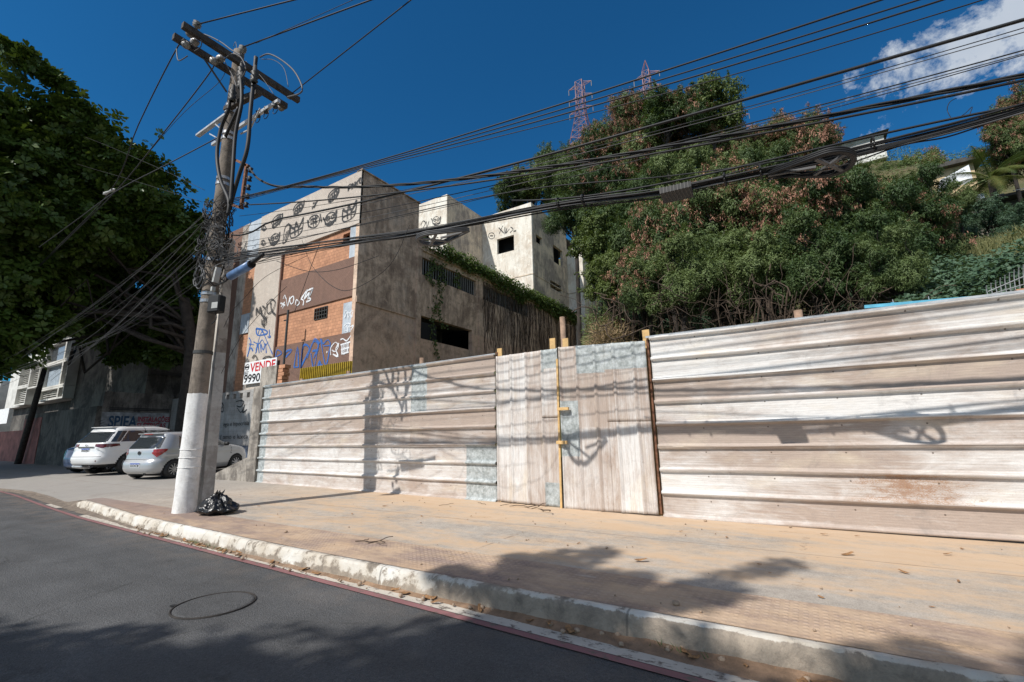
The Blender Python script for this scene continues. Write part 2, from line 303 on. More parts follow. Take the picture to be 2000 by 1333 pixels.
def sheet_mat(name, along_z):
    m, g, b = newmat(name); s = g.sep(g.pos()); A, B = (s[2], s[0]) if along_z else (s[0], s[2])   # A along the sheet, B across it
    at = g.attr('pnt'); t3 = g.sep(at.outputs['Vector']); tone, patch, rust = t3[0], t3[1], t3[2]
    st = g.noise(g.comb(g.math('MULTIPLY', A, .55), g.math('MULTIPLY', B, 22.0), tone), 1.3, 9, .72, .15)
    bl = g.noise(g.comb(A, g.math('MULTIPLY', B, 2.4), tone), 1.7, 10, .70, .5); fi = g.noise(g.comb(g.math('MULTIPLY', A, 8), g.math('MULTIPLY', B, 60), 0), 1.0, 4, .7)
    fx = g.noise(g.comb(A, B, 0), 70, 3, .7)
    k = g.ramp(g.math('ADD', g.math('ADD', g.math('MULTIPLY', st, .55), g.math('MULTIPLY', bl, .75)), g.math('MULTIPLY', g.math('SUBTRACT', tone, .5), .50)), .46, .78)
    c = g.mix(k, (.72, .70, .675), (.42, .335, .28))
    kk = g.ramp(bl, .62, .80, 0, .55); c = g.mix(kk, c, (.36, .36, .375)); scr = g.noise(g.comb(g.math('MULTIPLY', A, 1.2), g.math('MULTIPLY', B, 90), 4), 1.0, 6, .75); c = g.mix(g.ramp(scr, .56, .66, 0, .35), c, (.24, .20, .18))
    yl = g.ramp(g.noise(g.comb(A, g.math('MULTIPLY', B, 3), 9.1), 1.2, 5), .56, .74, 0, .45); c = g.mix(yl, c, (.66, .56, .42))
    lines = g.ramp(g.math('SINE', g.math('MULTIPLY', B, 2*math.pi/.031)), .86, 1.0, 1.0, .82)
    v = g.math('MULTIPLY', g.math('MULTIPLY', lines, g.ramp(fi, .3, .7, .87, 1.07)), g.ramp(fx, .3, .7, .93, 1.05))
    c = g.mix(1.0, c, g.comb(v, v, v), 'MULTIPLY')
    pn = g.noise(g.comb(g.math('MULTIPLY', A, 6), g.math('MULTIPLY', B, 6), 3), 2.2, 6, .7)
    pc = g.mix(g.ramp(pn, .36, .64), (.24, .262, .255), (.50, .53, .53)); edge = g.math('ADD', patch, g.math('MULTIPLY', g.math('SUBTRACT', pn, .5), .5))
    c = g.mix(g.ramp(edge, .42, .58), c, pc)
    rn = g.noise(g.comb(g.math('MULTIPLY', A, 3.0), g.math('MULTIPLY', B, 10), 5.5), 1.6, 9, .78, .3); rf = g.noise(g.comb(A, g.math('MULTIPLY', B, 2), 2.5), 60, 3, .7)
    rr = g.ramp(g.math('ADD', g.math('ADD', g.math('MULTIPLY', rn, .8), g.math('MULTIPLY', rf, .62)), g.math('MULTIPLY', rust, .34)), .97, 1.12, 0, .85)
    c = g.mix(rr, c, g.mix(g.ramp(rf, .35, .65), (.22, .095, .045), (.36, .20, .10)))
    gr_ = g.noise(g.comb(g.math('MULTIPLY', A, 2.2), g.math('MULTIPLY', B, 2.2), 8), 1.1, 10, .76, .8); c = g.mix(g.ramp(gr_, .56, .70, 0, .38), c, (.17, .15, .14)); c = g.mix(g.ramp(gr_, .44, .30, 0, .30), c, (.60, .55, .48))
    if not along_z:
        db = g.math('MULTIPLY', g.math('SUBTRACT', g.math('FRACT', g.math('DIVIDE', g.math('SUBTRACT', B, .27), .34)), .5), .34); da = g.math('MULTIPLY', g.math('SUBTRACT', g.math('FRACT', g.math('DIVIDE', A, .82)), .5), .82)
        ds_ = g.math('SQRT', g.math('ADD', g.math('MULTIPLY', da, da), g.math('MULTIPLY', db, db))); c = g.mix(g.ramp(ds_, .008, .012, .8, 0), c, (.07, .045, .03))
    g.put(b.inputs['Base Color'], c); b.inputs['Roughness'].default_value = .62; b.inputs['Metallic'].default_value = .0
    dn = g.noise(g.comb(g.math('MULTIPLY', A, 1.2), g.math('MULTIPLY', B, 5), 0), 1.5, 4)
    g.put(b.inputs['Normal'], g.bump(g.math('ADD', g.math('MULTIPLY', lines, .25), g.math('ADD', g.math('MULTIPLY', dn, .9), g.math('MULTIPLY', fx, .12))), .5, .012))
sheet_mat('sheet_h', False); sheet_mat('sheet_v', True)

# ground materials
m, g, b = newmat('asphalt'); p = g.pos(); f1 = g.math('ADD', g.math('MULTIPLY', g.noise(p, 95, 5, .78), .55), g.math('MULTIPLY', g.noise(p, 34, 5, .75), .45)); f2 = g.noise(p, 1.1, 6, .6); f3 = g.noise(g.scale(p, (.25, 1.6, 1)), 1.2, 5, .6)
vor = g.new('ShaderNodeTexVoronoi'); g.put(vor.inputs['Vector'], p); vor.inputs['Scale'].default_value = 95
sp = g.ramp(vor.outputs['Distance'], .0, .32, 1.9, .92); v = g.math('MULTIPLY', g.math('MULTIPLY', g.ramp(f1, .36, .64, .45, 1.6), sp), g.math('MULTIPLY', g.ramp(f2, .3, .7, .72, 1.22), g.ramp(f3, .3, .7, .82, 1.18)))
vc = g.new('ShaderNodeTexVoronoi', feature='DISTANCE_TO_EDGE'); g.put(vc.inputs['Vector'], g.vmath('ADD', p, g.scale(g.comb(f2, f3, f2), .9))); vc.inputs['Scale'].default_value = .55
cr = g.math('MULTIPLY', g.ramp(vc.outputs['Distance'], .0, .012, .6, 0), g.ramp(g.noise(p, .8, 3), .52, .62))
c = g.mix(1.0, (.080, .080, .080), g.comb(v, v, g.math('MULTIPLY', v, 1.01)), 'MULTIPLY'); c = g.mix(cr, c, (.02, .019, .018))
oil = g.ramp(g.noise(g.scale(p, (1, 1.4, 1)), .9, 5, .6, .8), .60, .72, 0, .45); c = g.mix(oil, c, (.036, .034, .033))
tar = g.ramp(g.noise(p, 2.6, 4, .5), .70, .74, 0, .5); c = g.mix(tar, c, (.03, .029, .028))
s = g.sep(p); dust = g.math('MULTIPLY', g.ramp(s[1], 2.6, 3.5, 0, 1), g.ramp(g.noise(p, 3.0, 6, .6), .42, .62, 0, .45)); c = g.mix(dust, c, (.20, .15, .11))
g.put(b.inputs['Base Color'], c); b.inputs['Roughness'].default_value = .78; g.put(b.inputs['Normal'], g.bump(g.math('ADD', f1, g.math('MULTIPLY', vor.outputs['Distance'], -1.2)), .7, .008))

def dirt_masks(g, p):
    s = g.sep(p); big = g.noise(g.scale(p, (.45, 1.5, 1)), .9, 6, .6, .5); med = g.noise(g.scale(p, (.7, 2.2, 1)), 2.0, 7, .65, .3)
    xm = g.ramp(s[0], -12.5, -7.5, 0.0, 1.0); near = g.ramp(s[1], 5.2, 7.0, 0, .16)
    fng = g.noise(p, 5.0, 12, .78); d_ = g.ramp(g.math('ADD', g.math('ADD', g.math('MULTIPLY', big, .62), g.math('MULTIPLY', med, .42)), g.math('ADD', near, g.math('MULTIPLY', fng, .26))), .60, .76)
    return s, g.math('MULTIPLY', d_, xm), med
def slab_joints(g, s): a = g.math('ABSOLUTE', g.math('SUBTRACT', g.math('FRACT', g.math('MULTIPLY', s[0], 1/2.9)), .5)); e = g.math('ABSOLUTE', g.math('SUBTRACT', s[1], 5.72)); return g.ramp(e, .004, .014, 1, 0)
def walk_mat(name, base, tact=False):
    m, g, b = newmat(name); p = g.pos(); s, dm, med = dirt_masks(g, p); fine = g.noise(p, 90, 4, .7); fm = g.noise(p, 14, 5, .7)
    v = g.math('MULTIPLY', g.math('MULTIPLY', g.ramp(fine, .28, .72, .70, 1.28), g.ramp(g.noise(p, 9.0, 10, .78), .3, .7, .78, 1.2)), g.ramp(g.noise(p, 1.3, 9, .7), .3, .7, .80, 1.15))
    c = g.mix(1.0, base, g.comb(v, v, v), 'MULTIPLY'); h = g.math('MULTIPLY', fine, .4)
    if tact:
        fx = g.math('SUBTRACT', g.math('FRACT', g.math('MULTIPLY', s[0], 1/.058)), .5); fy = g.math('SUBTRACT', g.math('FRACT', g.math('MULTIPLY', s[1], 1/.058)), .5)
        dd = g.math('SQRT', g.math('ADD', g.math('MULTIPLY', fx, fx), g.math('MULTIPLY', fy, fy))); dot = g.ramp(dd, .22, .34, 1, 0)
        wear = g.ramp(g.noise(p, 1.6, 5), .40, .62, .0, 1); c = g.mix(g.math('MULTIPLY', dot, g.math('MULTIPLY', wear, .45)), c, (.46, .36, .31)); h = g.math('ADD', h, g.math('MULTIPLY', dot, g.math('MULTIPLY', wear, 1.2)))
        dm = g.math('MAXIMUM', dm, g.math('MULTIPLY', g.ramp(g.noise(g.scale(p, (1, 2, 1)), 1.3, 6, .65), .40, .58, 0, .85), g.ramp(s[0], -9, -6.5)))
    sand = g.mix(g.ramp(med, .35, .7), (.58, .43, .295), (.54, .365, .22)); c = g.mix(g.math('MULTIPLY', dm, .85), c, sand)
    pale = g.ramp(g.noise(g.scale(p, (.6, 2.4, 1)), 1.9, 7, .7, .4), .60, .70, 0, .45); c = g.mix(pale, c, (.52, .47, .41))
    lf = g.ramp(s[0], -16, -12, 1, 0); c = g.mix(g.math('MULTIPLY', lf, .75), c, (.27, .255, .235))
    spk = g.ramp(fm, .66, .72, 0, .4); c = g.mix(spk, c, (.16, .11, .08)); jn = slab_joints(g, s)
    if not tact: c = g.mix(g.math('MULTIPLY', jn, g.ramp(med, .3, .6, .2, .75)), c, (.15, .11, .08))
    ve = g.new('ShaderNodeTexVoronoi', feature='DISTANCE_TO_EDGE'); g.put(ve.inputs['Vector'], g.vmath('ADD', p, g.scale(g.comb(fm, med, fm), .8))); ve.inputs['Scale'].default_value = .42; c = g.mix(g.math('MULTIPLY', g.ramp(ve.outputs['Distance'], 0, .008, .6, 0), g.ramp(med, .45, .6)), c, (.13, .10, .08))
    oil = g.ramp(g.noise(p, .7, 5, .6, .6), .62, .74, 0, .35); c = g.mix(oil, c, (.17, .14, .12))
    c = g.mix(g.math('MULTIPLY', g.ramp(g.noise(g.scale(p, (1, 1.5, 1)), 3.1, 10, .76, .5), .58, .68), .38), c, (.22, .175, .135)); g.put(b.inputs['Base Color'], c); b.inputs['Roughness'].default_value = .92; g.put(b.inputs['Normal'], g.bump(g.math('ADD', h, g.math('MULTIPLY', fm, .8)), .55, .008))
walk_mat('walk_concrete', (.38, .335, .285)); walk_mat('walk_tactile', (.27, .195, .16), True)
m, g, b = newmat('dirt'); p = g.pos(); v = g.ramp(g.noise(p, 7, 7, .7), .3, .7, .55, 1.35); xm = g.ramp(g.sep(p)[0], -9, -4)
c = g.mix(1.0, g.mix(xm, (.17, .135, .105), (.25, .16, .10)), g.comb(v, v, v), 'MULTIPLY'); g.put(b.inputs['Base Color'], c); b.inputs['Roughness'].default_value = .95; g.put(b.inputs['Normal'], g.bump(g.noise(p, 40, 5, .7), .8, .012))
m, g, b = newmat('hill_soil'); p = g.pos(); c = g.mix(g.ramp(g.noise(p, .5, 6), .35, .65), (.05, .065, .022), (.13, .10, .05)); g.put(b.inputs['Base Color'], c); b.inputs['Roughness'].default_value = .95; g.put(b.inputs['Normal'], g.bump(g.noise(p, 5, 5), .8, .1))
def paint_line(name, col, wear):
    m, g, b = newmat(name); p = g.pos(); n = g.noise(g.scale(p, (1, 1.6, 1)), 9, 7, .72); k = g.ramp(n, wear-.03, wear+.06); f = g.ramp(g.noise(p, 2.0, 4), .3, .7, .8, 1.1)
    c = g.mix(k, g.mix(1.0, col, g.comb(f, f, f), 'MULTIPLY'), (.14, .11, .09)); g.put(b.inputs['Base Color'], c); b.inputs['Roughness'].default_value = .75
paint_line('line_white', (.52, .47, .40), .56); paint_line('line_red', (.25, .115, .115), .56)
m, g, b = newmat('kerb_paint'); p = g.pos(); s = g.sep(p); n = g.noise(p, 6, 8, .75, .3); n2 = g.noise(p, 1.5, 5, .6); n3 = g.noise(p, 45, 4, .7)
xw = g.math('SUBTRACT', g.ramp(s[0], -5.2, -2.6, 0, .085), g.math('MULTIPLY', g.ramp(s[0], -2.2, -.9, 0, .12), g.ramp(s[2], .160, .172))); zb = g.ramp(s[2], .03, .09, .14, 0); side = g.math('MULTIPLY', g.ramp(s[2], .165, .150), g.ramp(s[0], -3.4, -1.5, 0, .12))
k = g.ramp(g.math('ADD', g.math('ADD', g.math('MULTIPLY', n, .7), g.math('MULTIPLY', n2, .3)), g.math('ADD', g.math('ADD', xw, side), zb)), .535, .60)
c = g.mix(g.ramp(n2, .35, .60, 0, .9), (.66, .64, .59), (.50, .43, .34)); c = g.mix(k, c, g.mix(g.ramp(n, .4, .75), (.36, .30, .235), (.13, .11, .09)))
spk = g.ramp(n3, .62, .70, 0, .8); c = g.mix(g.math('MULTIPLY', spk, g.ramp(n2, .4, .6)), c, (.13, .12, .10)); jo = g.math('ABSOLUTE', g.math('SUBTRACT', g.math('FRACT', g.math('MULTIPLY', s[0], .41)), .5)); c = g.mix(g.ramp(jo, .002, .005, .6, 0), c, (.09, .08, .07))
g.put(b.inputs['Base Color'], c); b.inputs['Roughness'].default_value = .85; g.put(b.inputs['Normal'], g.bump(g.math('ADD', n, g.math('MULTIPLY', n3, .25)), .9, .02))

def leaf_mat(name, c1, c2, rough=.5, trans=.25, sc=2.0):
    m, g, b = newmat(name); o = g.new('ShaderNodeObjectInfo'); n = g.noise(g.pos(), sc, 3, .6); f = g.noise(g.pos(), sc*9, 2, .6)
    k = g.ramp(g.math('ADD', g.math('MULTIPLY', n, .6), g.math('ADD', g.math('MULTIPLY', f, .55), g.math('MULTIPLY', g.math('SUBTRACT', o.outputs['Random'], .5), .42))), .40, .74)
    c = g.mix(k, c1, c2); g.put(b.inputs['Base Color'], c); b.inputs['Roughness'].default_value = rough; b.inputs['Specular IOR Level'].default_value = .35
    t = g.new('ShaderNodeBsdfTranslucent'); g.put(t.inputs[0], g.mix(.5, c, (.16, .22, .02))); ms = g.new('ShaderNodeMixShader'); ms.inputs[0].default_value = trans
    out = m.node_tree.nodes['Material Output']; g.l.new(b.outputs[0], ms.inputs[1]); g.l.new(t.outputs[0], ms.inputs[2]); g.l.new(ms.outputs[0], out.inputs[0])
leaf_mat('leaf_almond', (.013, .033, .006), (.068, .115, .018), .45, .15, .9)
leaf_mat('leaf_feathery', (.040, .078, .024), (.150, .200, .070), .6, .2); leaf_mat('leaf_vine', (.040, .075, .018), (.13, .17, .045), .55, .25)
leaf_mat('leaf_creeper', (.08, .13, .028), (.24, .29, .07), .55, .25); leaf_mat('leaf_blue', (.040, .085, .045), (.11, .18, .11), .6, .2); leaf_mat('leaf_grass', (.10, .12, .04), (.24, .23, .10), .7, .3); leaf_mat('leaf_palm', (.05, .09, .02), (.17, .17, .05), .45, .25)
leaf_mat('seed_pod', (.22, .105, .07), (.42, .22, .15), .7, .1); leaf_mat('straw', (.22, .15, .08), (.42, .31, .18), .8, .15)
plain('bark', (.036, .029, .024), .95, var=.4, sc=5, bump=.5)

# ------------------------------------------------------------------ ground, road, pavement
def gz(x, y):
    """pavement level: a dropped driveway left of x = -14, gently rising yard behind"""
    z = .17 + .03*np.clip((y-3.6)/3.8, 0, 1) + .03*np.clip(y-7.4, 0, 6)
    k = np.clip((-13.7-x)/1.2, 0, 1)*np.clip((6.2-y)/2.6, 0, 1); return z*(1-k)+.035*k
def sheet(name, x0, x1, y0f, y1, nx, ny, m, zf, kind='structure', uneven=0.0):
    xs = np.linspace(0, 1, nx)*(x1-x0)+x0 if np.isscalar(nx) else np.array(nx); nx = len(xs)
    T = np.linspace(0, 1, ny); X = np.repeat(xs, ny); Y0 = np.array([y0f(x) for x in xs]); Y = (Y0[:, None]+(y1-Y0)[:, None]*T[None]).ravel()
    Z = zf(X, Y)+(uneven*np.sin(X*2.1+np.sin(Y*3))*np.sin(Y*1.7) if uneven else 0)
    i = np.arange(nx-1)[:, None]*ny+np.arange(ny-1)[None]; i = i.ravel()
    return tag(raw(name, np.stack([X, Y, Z], 1), np.stack([i, i+ny, i+ny+1, i+1], 1), m, smooth=True), kind=kind)
tag(raw('ground', [(-1200, -1200, -.15), (1200, -1200, -.15), (1200, 1200, -.15), (-1200, 1200, -.15)], [(0, 1, 2, 3)], 'hill_soil'), kind='structure')
tag(raw('road', [(-400, -8.6, 0), (300, -8.6, 0), (300, 4.6, 0), (-400, 4.6, 0)], [(0, 1, 2, 3)], 'asphalt'), kind='structure')
def kx(x):   # kerb line
    return float(np.interp(x, [-90, -30, -21.5, -19, -16.5, -14.4, -13.6, -10, -8.6, -6, -4.6, -2.9, -1, 1, 8], [4.0, 4.0, 4.03, 4.2, 4.05, 3.85, 3.82, 3.50, 3.45, 3.38, 3.36, 3.37, 3.42, 3.46, 3.46]))
xs = np.unique(np.concatenate([np.linspace(-90, -22, 60), np.linspace(-22, 12, 400)]))
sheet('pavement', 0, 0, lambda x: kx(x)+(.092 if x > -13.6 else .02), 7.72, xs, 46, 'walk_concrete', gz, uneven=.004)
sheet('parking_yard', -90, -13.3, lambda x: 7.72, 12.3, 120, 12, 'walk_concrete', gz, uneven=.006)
sheet('tactile_paving', -14.2, 12, lambda x: kx(x)+.096, 4.22, 420, 12, 'walk_tactile', lambda X, Y: gz(X, Y)+.004+.004*np.sin(X*2.1+np.sin(Y*3))*np.sin(Y*1.7))
tag(raw('driveway_edge', [q for x in np.linspace(-90, -13.6, 200) for q in ((x, kx(x)+.02, float(gz(x, kx(x)+.02))+.0), (x, kx(x)-.05+.03*math.sin(x*5), -.01))], [(2*i, 2*i+1, 2*i+3, 2*i+2) for i in range(199)], 'dirt', smooth=True), kind='structure')
# kerb: worn cast stones, uneven top and face
nx = 900; X = np.linspace(-14.35, 12, nx); prof = [(-.035, -.02), (-.018, .05), (-.008, .11), (0.0, .150), (.022, .172), (.045, .176), (.07, .176), (.094, .172), (.098, .0)]
from mathutils import noise as mnoise
V = []
for x in X:
    e = min(1, (x+14.35)/.8)
    for j, (a, zz) in enumerate(prof):
        n1 = mnoise.fractal(Vector((x*2.2, j*.35, 0)), 1.0, 2.0, 5)*.010; n2 = mnoise.noise(Vector((x*.6, 5, 0)))*.014; n3 = mnoise.fractal(Vector((x*9, j*.8, 3)), 1.0, 2.0, 4)*.009
        chip = -.02*max(0, mnoise.noise(Vector((x*3.1, 9, 0)))-.35)*4 if 2 <= j <= 4 else 0
        V.append((x, kx(x)+a-n1*(1 if j < 6 else 0)-chip*.6, (zz+(n1*.5+n2+n3+chip if 1 < j < 7 else 0))*(.35+.65*e)))
k = len(prof); i = (np.arange(nx-1)[:, None]*k+np.arange(k-1)[None]).ravel()
tag(raw('kerb', V, np.stack([i, i+1, i+k+1, i+k], 1), 'kerb_paint', smooth=True), kind='structure')
# gutter dirt
def strip(name, x0, x1, n, fa, fb, z, m, jit=0.0, kind='structure'):
    X = np.linspace(x0, x1, n); V = []
    for x in X:
        j = mnoise.fractal(Vector((x*3, 1, 7)), 1, 2, 4)*jit; V += [(x, fa(x)+j, z), (x, fb(x), z+(.034+j*.5 if jit else 0))]
    return tag(raw(name, V, [(2*i, 2*i+2, 2*i+3, 2*i+1) for i in range(n-1)], m), kind=kind)
lx = lambda x: float(np.interp(x, [-60, -25, -19, -14.9, -12, -9, -6, -3, -1, 1, 8], [4.4, 4.25, 4.05, 3.74, 3.56, 3.48, 3.40, 3.33, 3.26, 3.20, 3.1]))-.01
strip('gutter_dirt', -30, 12, 900, lambda x: min(lx(x)-.02, kx(x)-.08), lambda x: kx(x)-.0, .004, 'dirt', .035)
strip('edge_line_white', -12.3, 12, 260, lambda x: lx(x)-.125, lx, .008, 'line_white')
strip('edge_line_dash', -15.3, -14.2, 12, lambda x: lx(x)-.105, lx, .008, 'line_white')
strip('edge_line_red', -60, 12, 300, lambda x: lx(x)-.205, lambda x: lx(x)-.132, .008, 'line_red')
# manhole cover set in the asphalt
mh = empty('manhole_cover', (-4.57, 2.30, 0), 'round manhole cover sunk in the grey asphalt beside the red edge line', 'manhole cover')
q = MB().lathe([(0, .012), (.29, .012), (.305, .006)], (-4.57, 2.30, 0), 40); m_, g, b = newmat('cast_cover'); p = g.pos(); n = g.noise(p, 60, 4, .7); g.put(b.inputs['Base Color'], g.mix(g.ramp(n, .3, .7), (.045, .044, .042), (.105, .10, .096))); b.inputs['Roughness'].default_value = .75; g.put(b.inputs['Normal'], g.bump(n, .6, .006))
q.build('cover_plate', 'asphalt', mh); MB().lathe([(.310, .004), (.314, .012), (.322, .012), (.326, .003)], (-4.57, 2.30, 0), 48).build('frame_ring', 'ring_iron' if 'ring_iron' in MATS else plain('ring_iron', (.030, .024, .020), .8, var=.4).name, mh)
MB().lathe([(0.0, .006), (.028, .006)], (-4.86, 2.10, .003), 12).build('lifting_slot', 'dark_void', mh)

# ------------------------------------------------------------------ sheet-metal fence and gate
def lerp(a, b, t): return a+(b-a)*t
def corr(name, parent, p0, p1, zb, zt, nb, va, vb, sa, sb, att, horiz=True, proud=0.0, seed=0, ds=.04):
    """corrugated sheet. bands run along x (horiz) or z. va..vb band range of nb, sa..sb fraction along the other way"""
    L = math.hypot(p1[0]-p0[0], p1[1]-p0[1]); nrm = np.array([(p1[1]-p0[1])/L, -(p1[0]-p0[0])/L, 0])
    if nrm[1] > 0: nrm = -nrm
    vs = []; 
    for kk in range(int(math.floor(va))-1, int(math.ceil(vb))+2):
        for o_ in (-.14, -.105, -.05, .0, .05, .105, .14, .27, .38, .5, .62, .73): vs.append(kk+o_)
    vs = sorted({round(min(max(v_, va), vb), 4) for v_ in vs})
    ext = (L if horiz else (zt[0]-zb[0])); ns = max(3, int((sb-sa)*ext/ds)); ss = np.linspace(sa, sb, ns); V = []; A = []
    for v_ in vs:
        r_ = abs(v_-round(v_)); pr = 1.0 if r_ < .05 else (0.0 if r_ > .105 else (.105-r_)/.055)
        pr = max(0, min(1, pr))
        for s_ in ss:
            fx, fz = (s_, v_/nb) if horiz else (v_/nb, s_)
            x = lerp(p0[0], p1[0], fx); y = lerp(p0[1], p1[1], fx); z = lerp(lerp(zb[0], zb[1], fx), lerp(zt[0], zt[1], fx), fz)
            wob = mnoise.noise(Vector((x*.9, z*1.1, seed)))*.007 + mnoise.noise(Vector((x*3.3, z*3.7, seed+5)))*.0025
            if horiz: z += mnoise.noise(Vector((x*.8, v_*.4, seed+9)))*.010
            else: x += mnoise.noise(Vector((z*.8, v_*.4, seed+9)))*.002
            d_ = pr*(.050 if horiz else .026)+proud+wob*(1 if horiz else .5); V.append((x+nrm[0]*d_, y+nrm[1]*d_, z)); A.append(att(x, z, v_))
    i = (np.arange(len(vs)-1)[:, None]*ns+np.arange(ns-1)[None]).ravel()
    o = raw(name, V, np.stack([i, i+1, i+ns+1, i+ns], 1), 'sheet_h' if horiz else 'sheet_v', parent, vattr={'pnt': A})
    nf_ = len(o.data.polygons)
    so = o.modifiers.new('t', 'SOLIDIFY'); so.thickness = .003; return o
def band_tone(seed):
    r = random.Random(seed); return [r.random() for _ in range(40)]
# left run
fl0, fl1 = (-13.60, 7.66), (-5.0, 7.38)
fl = empty('sheet_metal_fence', (-9.3, 7.5, .2), 'long run of horizontal weathered sheets left of the gate, crossed by the pole shadow', 'fence')
tn = band_tone(3); BT = [.55, .3, .25, .6, .7, .35, .45, .75]
def att_l(x, z, v_):
    k = int(min(7, max(0, math.floor(v_)))); t = BT[k]+.15*(tn[k+8]-.5) + (.12 if x > -7.35 else 0)
    pa = 0.0
    if x < -13.28+.03*z: pa = 1
    if -7.33 < x < -6.85 and v_ > 5.05: pa = 1
    if x > -5.75 and v_ < 3.0: pa = 1
    ru = {4: .55, 1: .5}.get(k, .0)*(1 if x > -12.5 else .3); return (t, pa, ru)
for i_, (va, vb, cols) in enumerate(((-.05, 3.02, ((0, 1.0),)), (2.98, 5.02, ((0, .735), (.73, 1.0))), (4.98, 8.1, ((0, .735), (.73, 1.0))))):
    for j_, (sa, sb) in enumerate(cols): corr('metal_sheet', fl, fl0, fl1, (.19, .20), (2.96, 2.96), 8, va, vb, sa, sb, att_l, True, .004*i_+.006*j_, seed=i_*3+j_)
MB().bar((-13.5, 7.63, 2.985), (-4.98, 7.36, 2.985), .075, .028).build('cap_rail', 'galvanised', fl)
for q, h in ((-7.33, 3.2), (-9.9, 3.12), (-11.9, 3.08)):
    MB().tube([(q, 7.74, .1), (q+.01, 7.74, h)], .05, 10).build('post', 'round_timber', fl, True)
MB().box((-4.985, 7.42, 1.6), (.05, .06, 2.85)).build('end_post', 'rusty_iron', fl)
# right run
fr0, fr1 = (-1.90, 7.18), (5.2, 7.2)
fr = empty('sheet_metal_fence', (1.6, 7.19, .2), 'tall run of horizontal weathered sheets right of the gate, reaching the picture edge', 'fence')
BR = [.72, .35, .6, .85, .22, .80, .28, .35]
def att_r(x, z, v_):
    k = int(min(7, max(0, math.floor(v_)))); ru = 0
    if k == 1: ru = .9*max(0, 1-abs(x-.95)/1.1)+.25
    if k == 0: ru = .5*max(0, 1-abs(x-.6)/.8)
    if k == 2: ru = .22
    if k in (5, 6): ru = .12
    return (BR[k]+.25*math.sin(x*1.3+k), 0, ru)
for i_, (va, vb) in enumerate(((-.05, 3.02), (2.98, 6.02), (5.98, 8.1))): corr('metal_sheet', fr, fr0, fr1, (.20, .27), (2.87, 2.83), 8, va, vb, 0, 1, att_r, True, .004*i_, seed=20+i_)
MB().bar((-1.95, 7.16, 2.895), (5.2, 7.18, 2.86), .08, .03).build('cap_rail', 'galvanised', fr)
for q in (.13, 2.5, 4.9): MB().tube([(q, 7.42, .0), (q, 7.42, 3.06)], .055, 10).build('post', 'round_timber', fr, True)
# gate leaves
def leaf_gate(label, p0, p1, zb, zt, nb, att, sheets, seed):
    r = empty('gate_leaf', ((p0[0]+p1[0])/2, (p0[1]+p1[1])/2, .2), label, 'gate', 'two leaves of the sheet metal gate')
    for i_, (va, vb, sa, sb, pd) in enumerate(sheets): corr('metal_sheet', r, p0, p1, zb, zt, nb, va, vb, sa, sb, att, False, pd, seed+i_, .05)
    return r
GT = [.5, .25, .75, .35, .7]
def att_g1(x, z, v_):
    k = int(min(3, max(0, math.floor(v_)))); t = (.42, .30, .58, .45)[k]; pa = 0
    if v_ > 3.0 and (z > 2.55 or z < .62): pa = 1
    if k == 3 and z < 1.7: t = .6
    return (t, pa, (.25 if k < 2 and z < 1.1 else 0)+(.0))
g1 = leaf_gate('left gate leaf of vertical weathered sheets, the narrower of the two', (-4.95, 7.34), (-3.56, 7.25), (.22, .20), (2.93, 2.92), 4, att_g1, ((0.0, 1.03, 0, 1, 0), (.97, 3.03, 0, 1, .005), (2.97, 4.0, 0, .56, .004), (2.97, 4.0, .55, 1, .010)), 40)
def att_g2(x, z, v_):
    k = int(min(4, max(0, math.floor(v_)))); t = (.45, .5, .55, .4, .5)[k]; pa = 0
    if v_ > 1.0 and z > 2.42: pa = 1
    if v_ <= 1.0 and 1.05 < z < 1.95: pa = 1
    ru = 0
    if z < 1.55 and v_ > 2.05: ru = .62 if k == 2 else .55
    if k == 3 and z < 1.55: ru = .45; t = .2
    return (t+(.2 if z > 1.5 else 0), pa, ru)
g2 = leaf_gate('right gate leaf of vertical weathered sheets with rust low down, the wider of the two', (-3.53, 7.22), (-1.97, 7.15), (.19, .22), (2.93, 2.84), 4.6, att_g2, ((0.0, 1.03, 0, 1, 0.0), (.97, 2.55, 0, 1, .006), (2.5, 4.6, 0, .53, .004), (2.5, 4.6, .52, 1, .010)), 50)
for r_, pts in ((g1, ((-4.93, 7.42, 3.10), (-3.72, 7.36, 3.14))), (g2, ((-3.45, 7.34, 3.10), (-1.98, 7.26, 3.04)))):
    for q in pts: MB().bb(q[0]-.05, q[0]+.06, q[1]-.02, q[1]+.02, .2, q[2]).build('timber_post', 'new_timber', r_)
MB().bar((-3.585, 7.20, .2), (-3.56, 7.20, 2.72), .03, .035).build('timber_batten', 'new_timber', g1)
MB().bb(-3.56, -3.35, 7.12, 7.165, 1.81, 1.86).build('timber_latch', 'new_timber', g1); MB().bb(-3.60, -3.41, 7.12, 7.165, 1.245, 1.30).build('timber_latch', 'new_timber', g1)
MB().box((-1.945, 7.21, 1.55), (.035, .04, 2.65)).build('hinge_post', 'rusty_iron', g2)
rp = empty('timber_stake', (-3.56, 7.5, 0), 'tall round timber stake standing up behind the middle of the gate', 'post'); MB().tube([(-3.56, 7.5, 0), (-3.55, 7.5, 2.2), (-3.57, 7.5, 3.55)], .05, 10).build('pole_shaft', 'round_timber', rp, True)
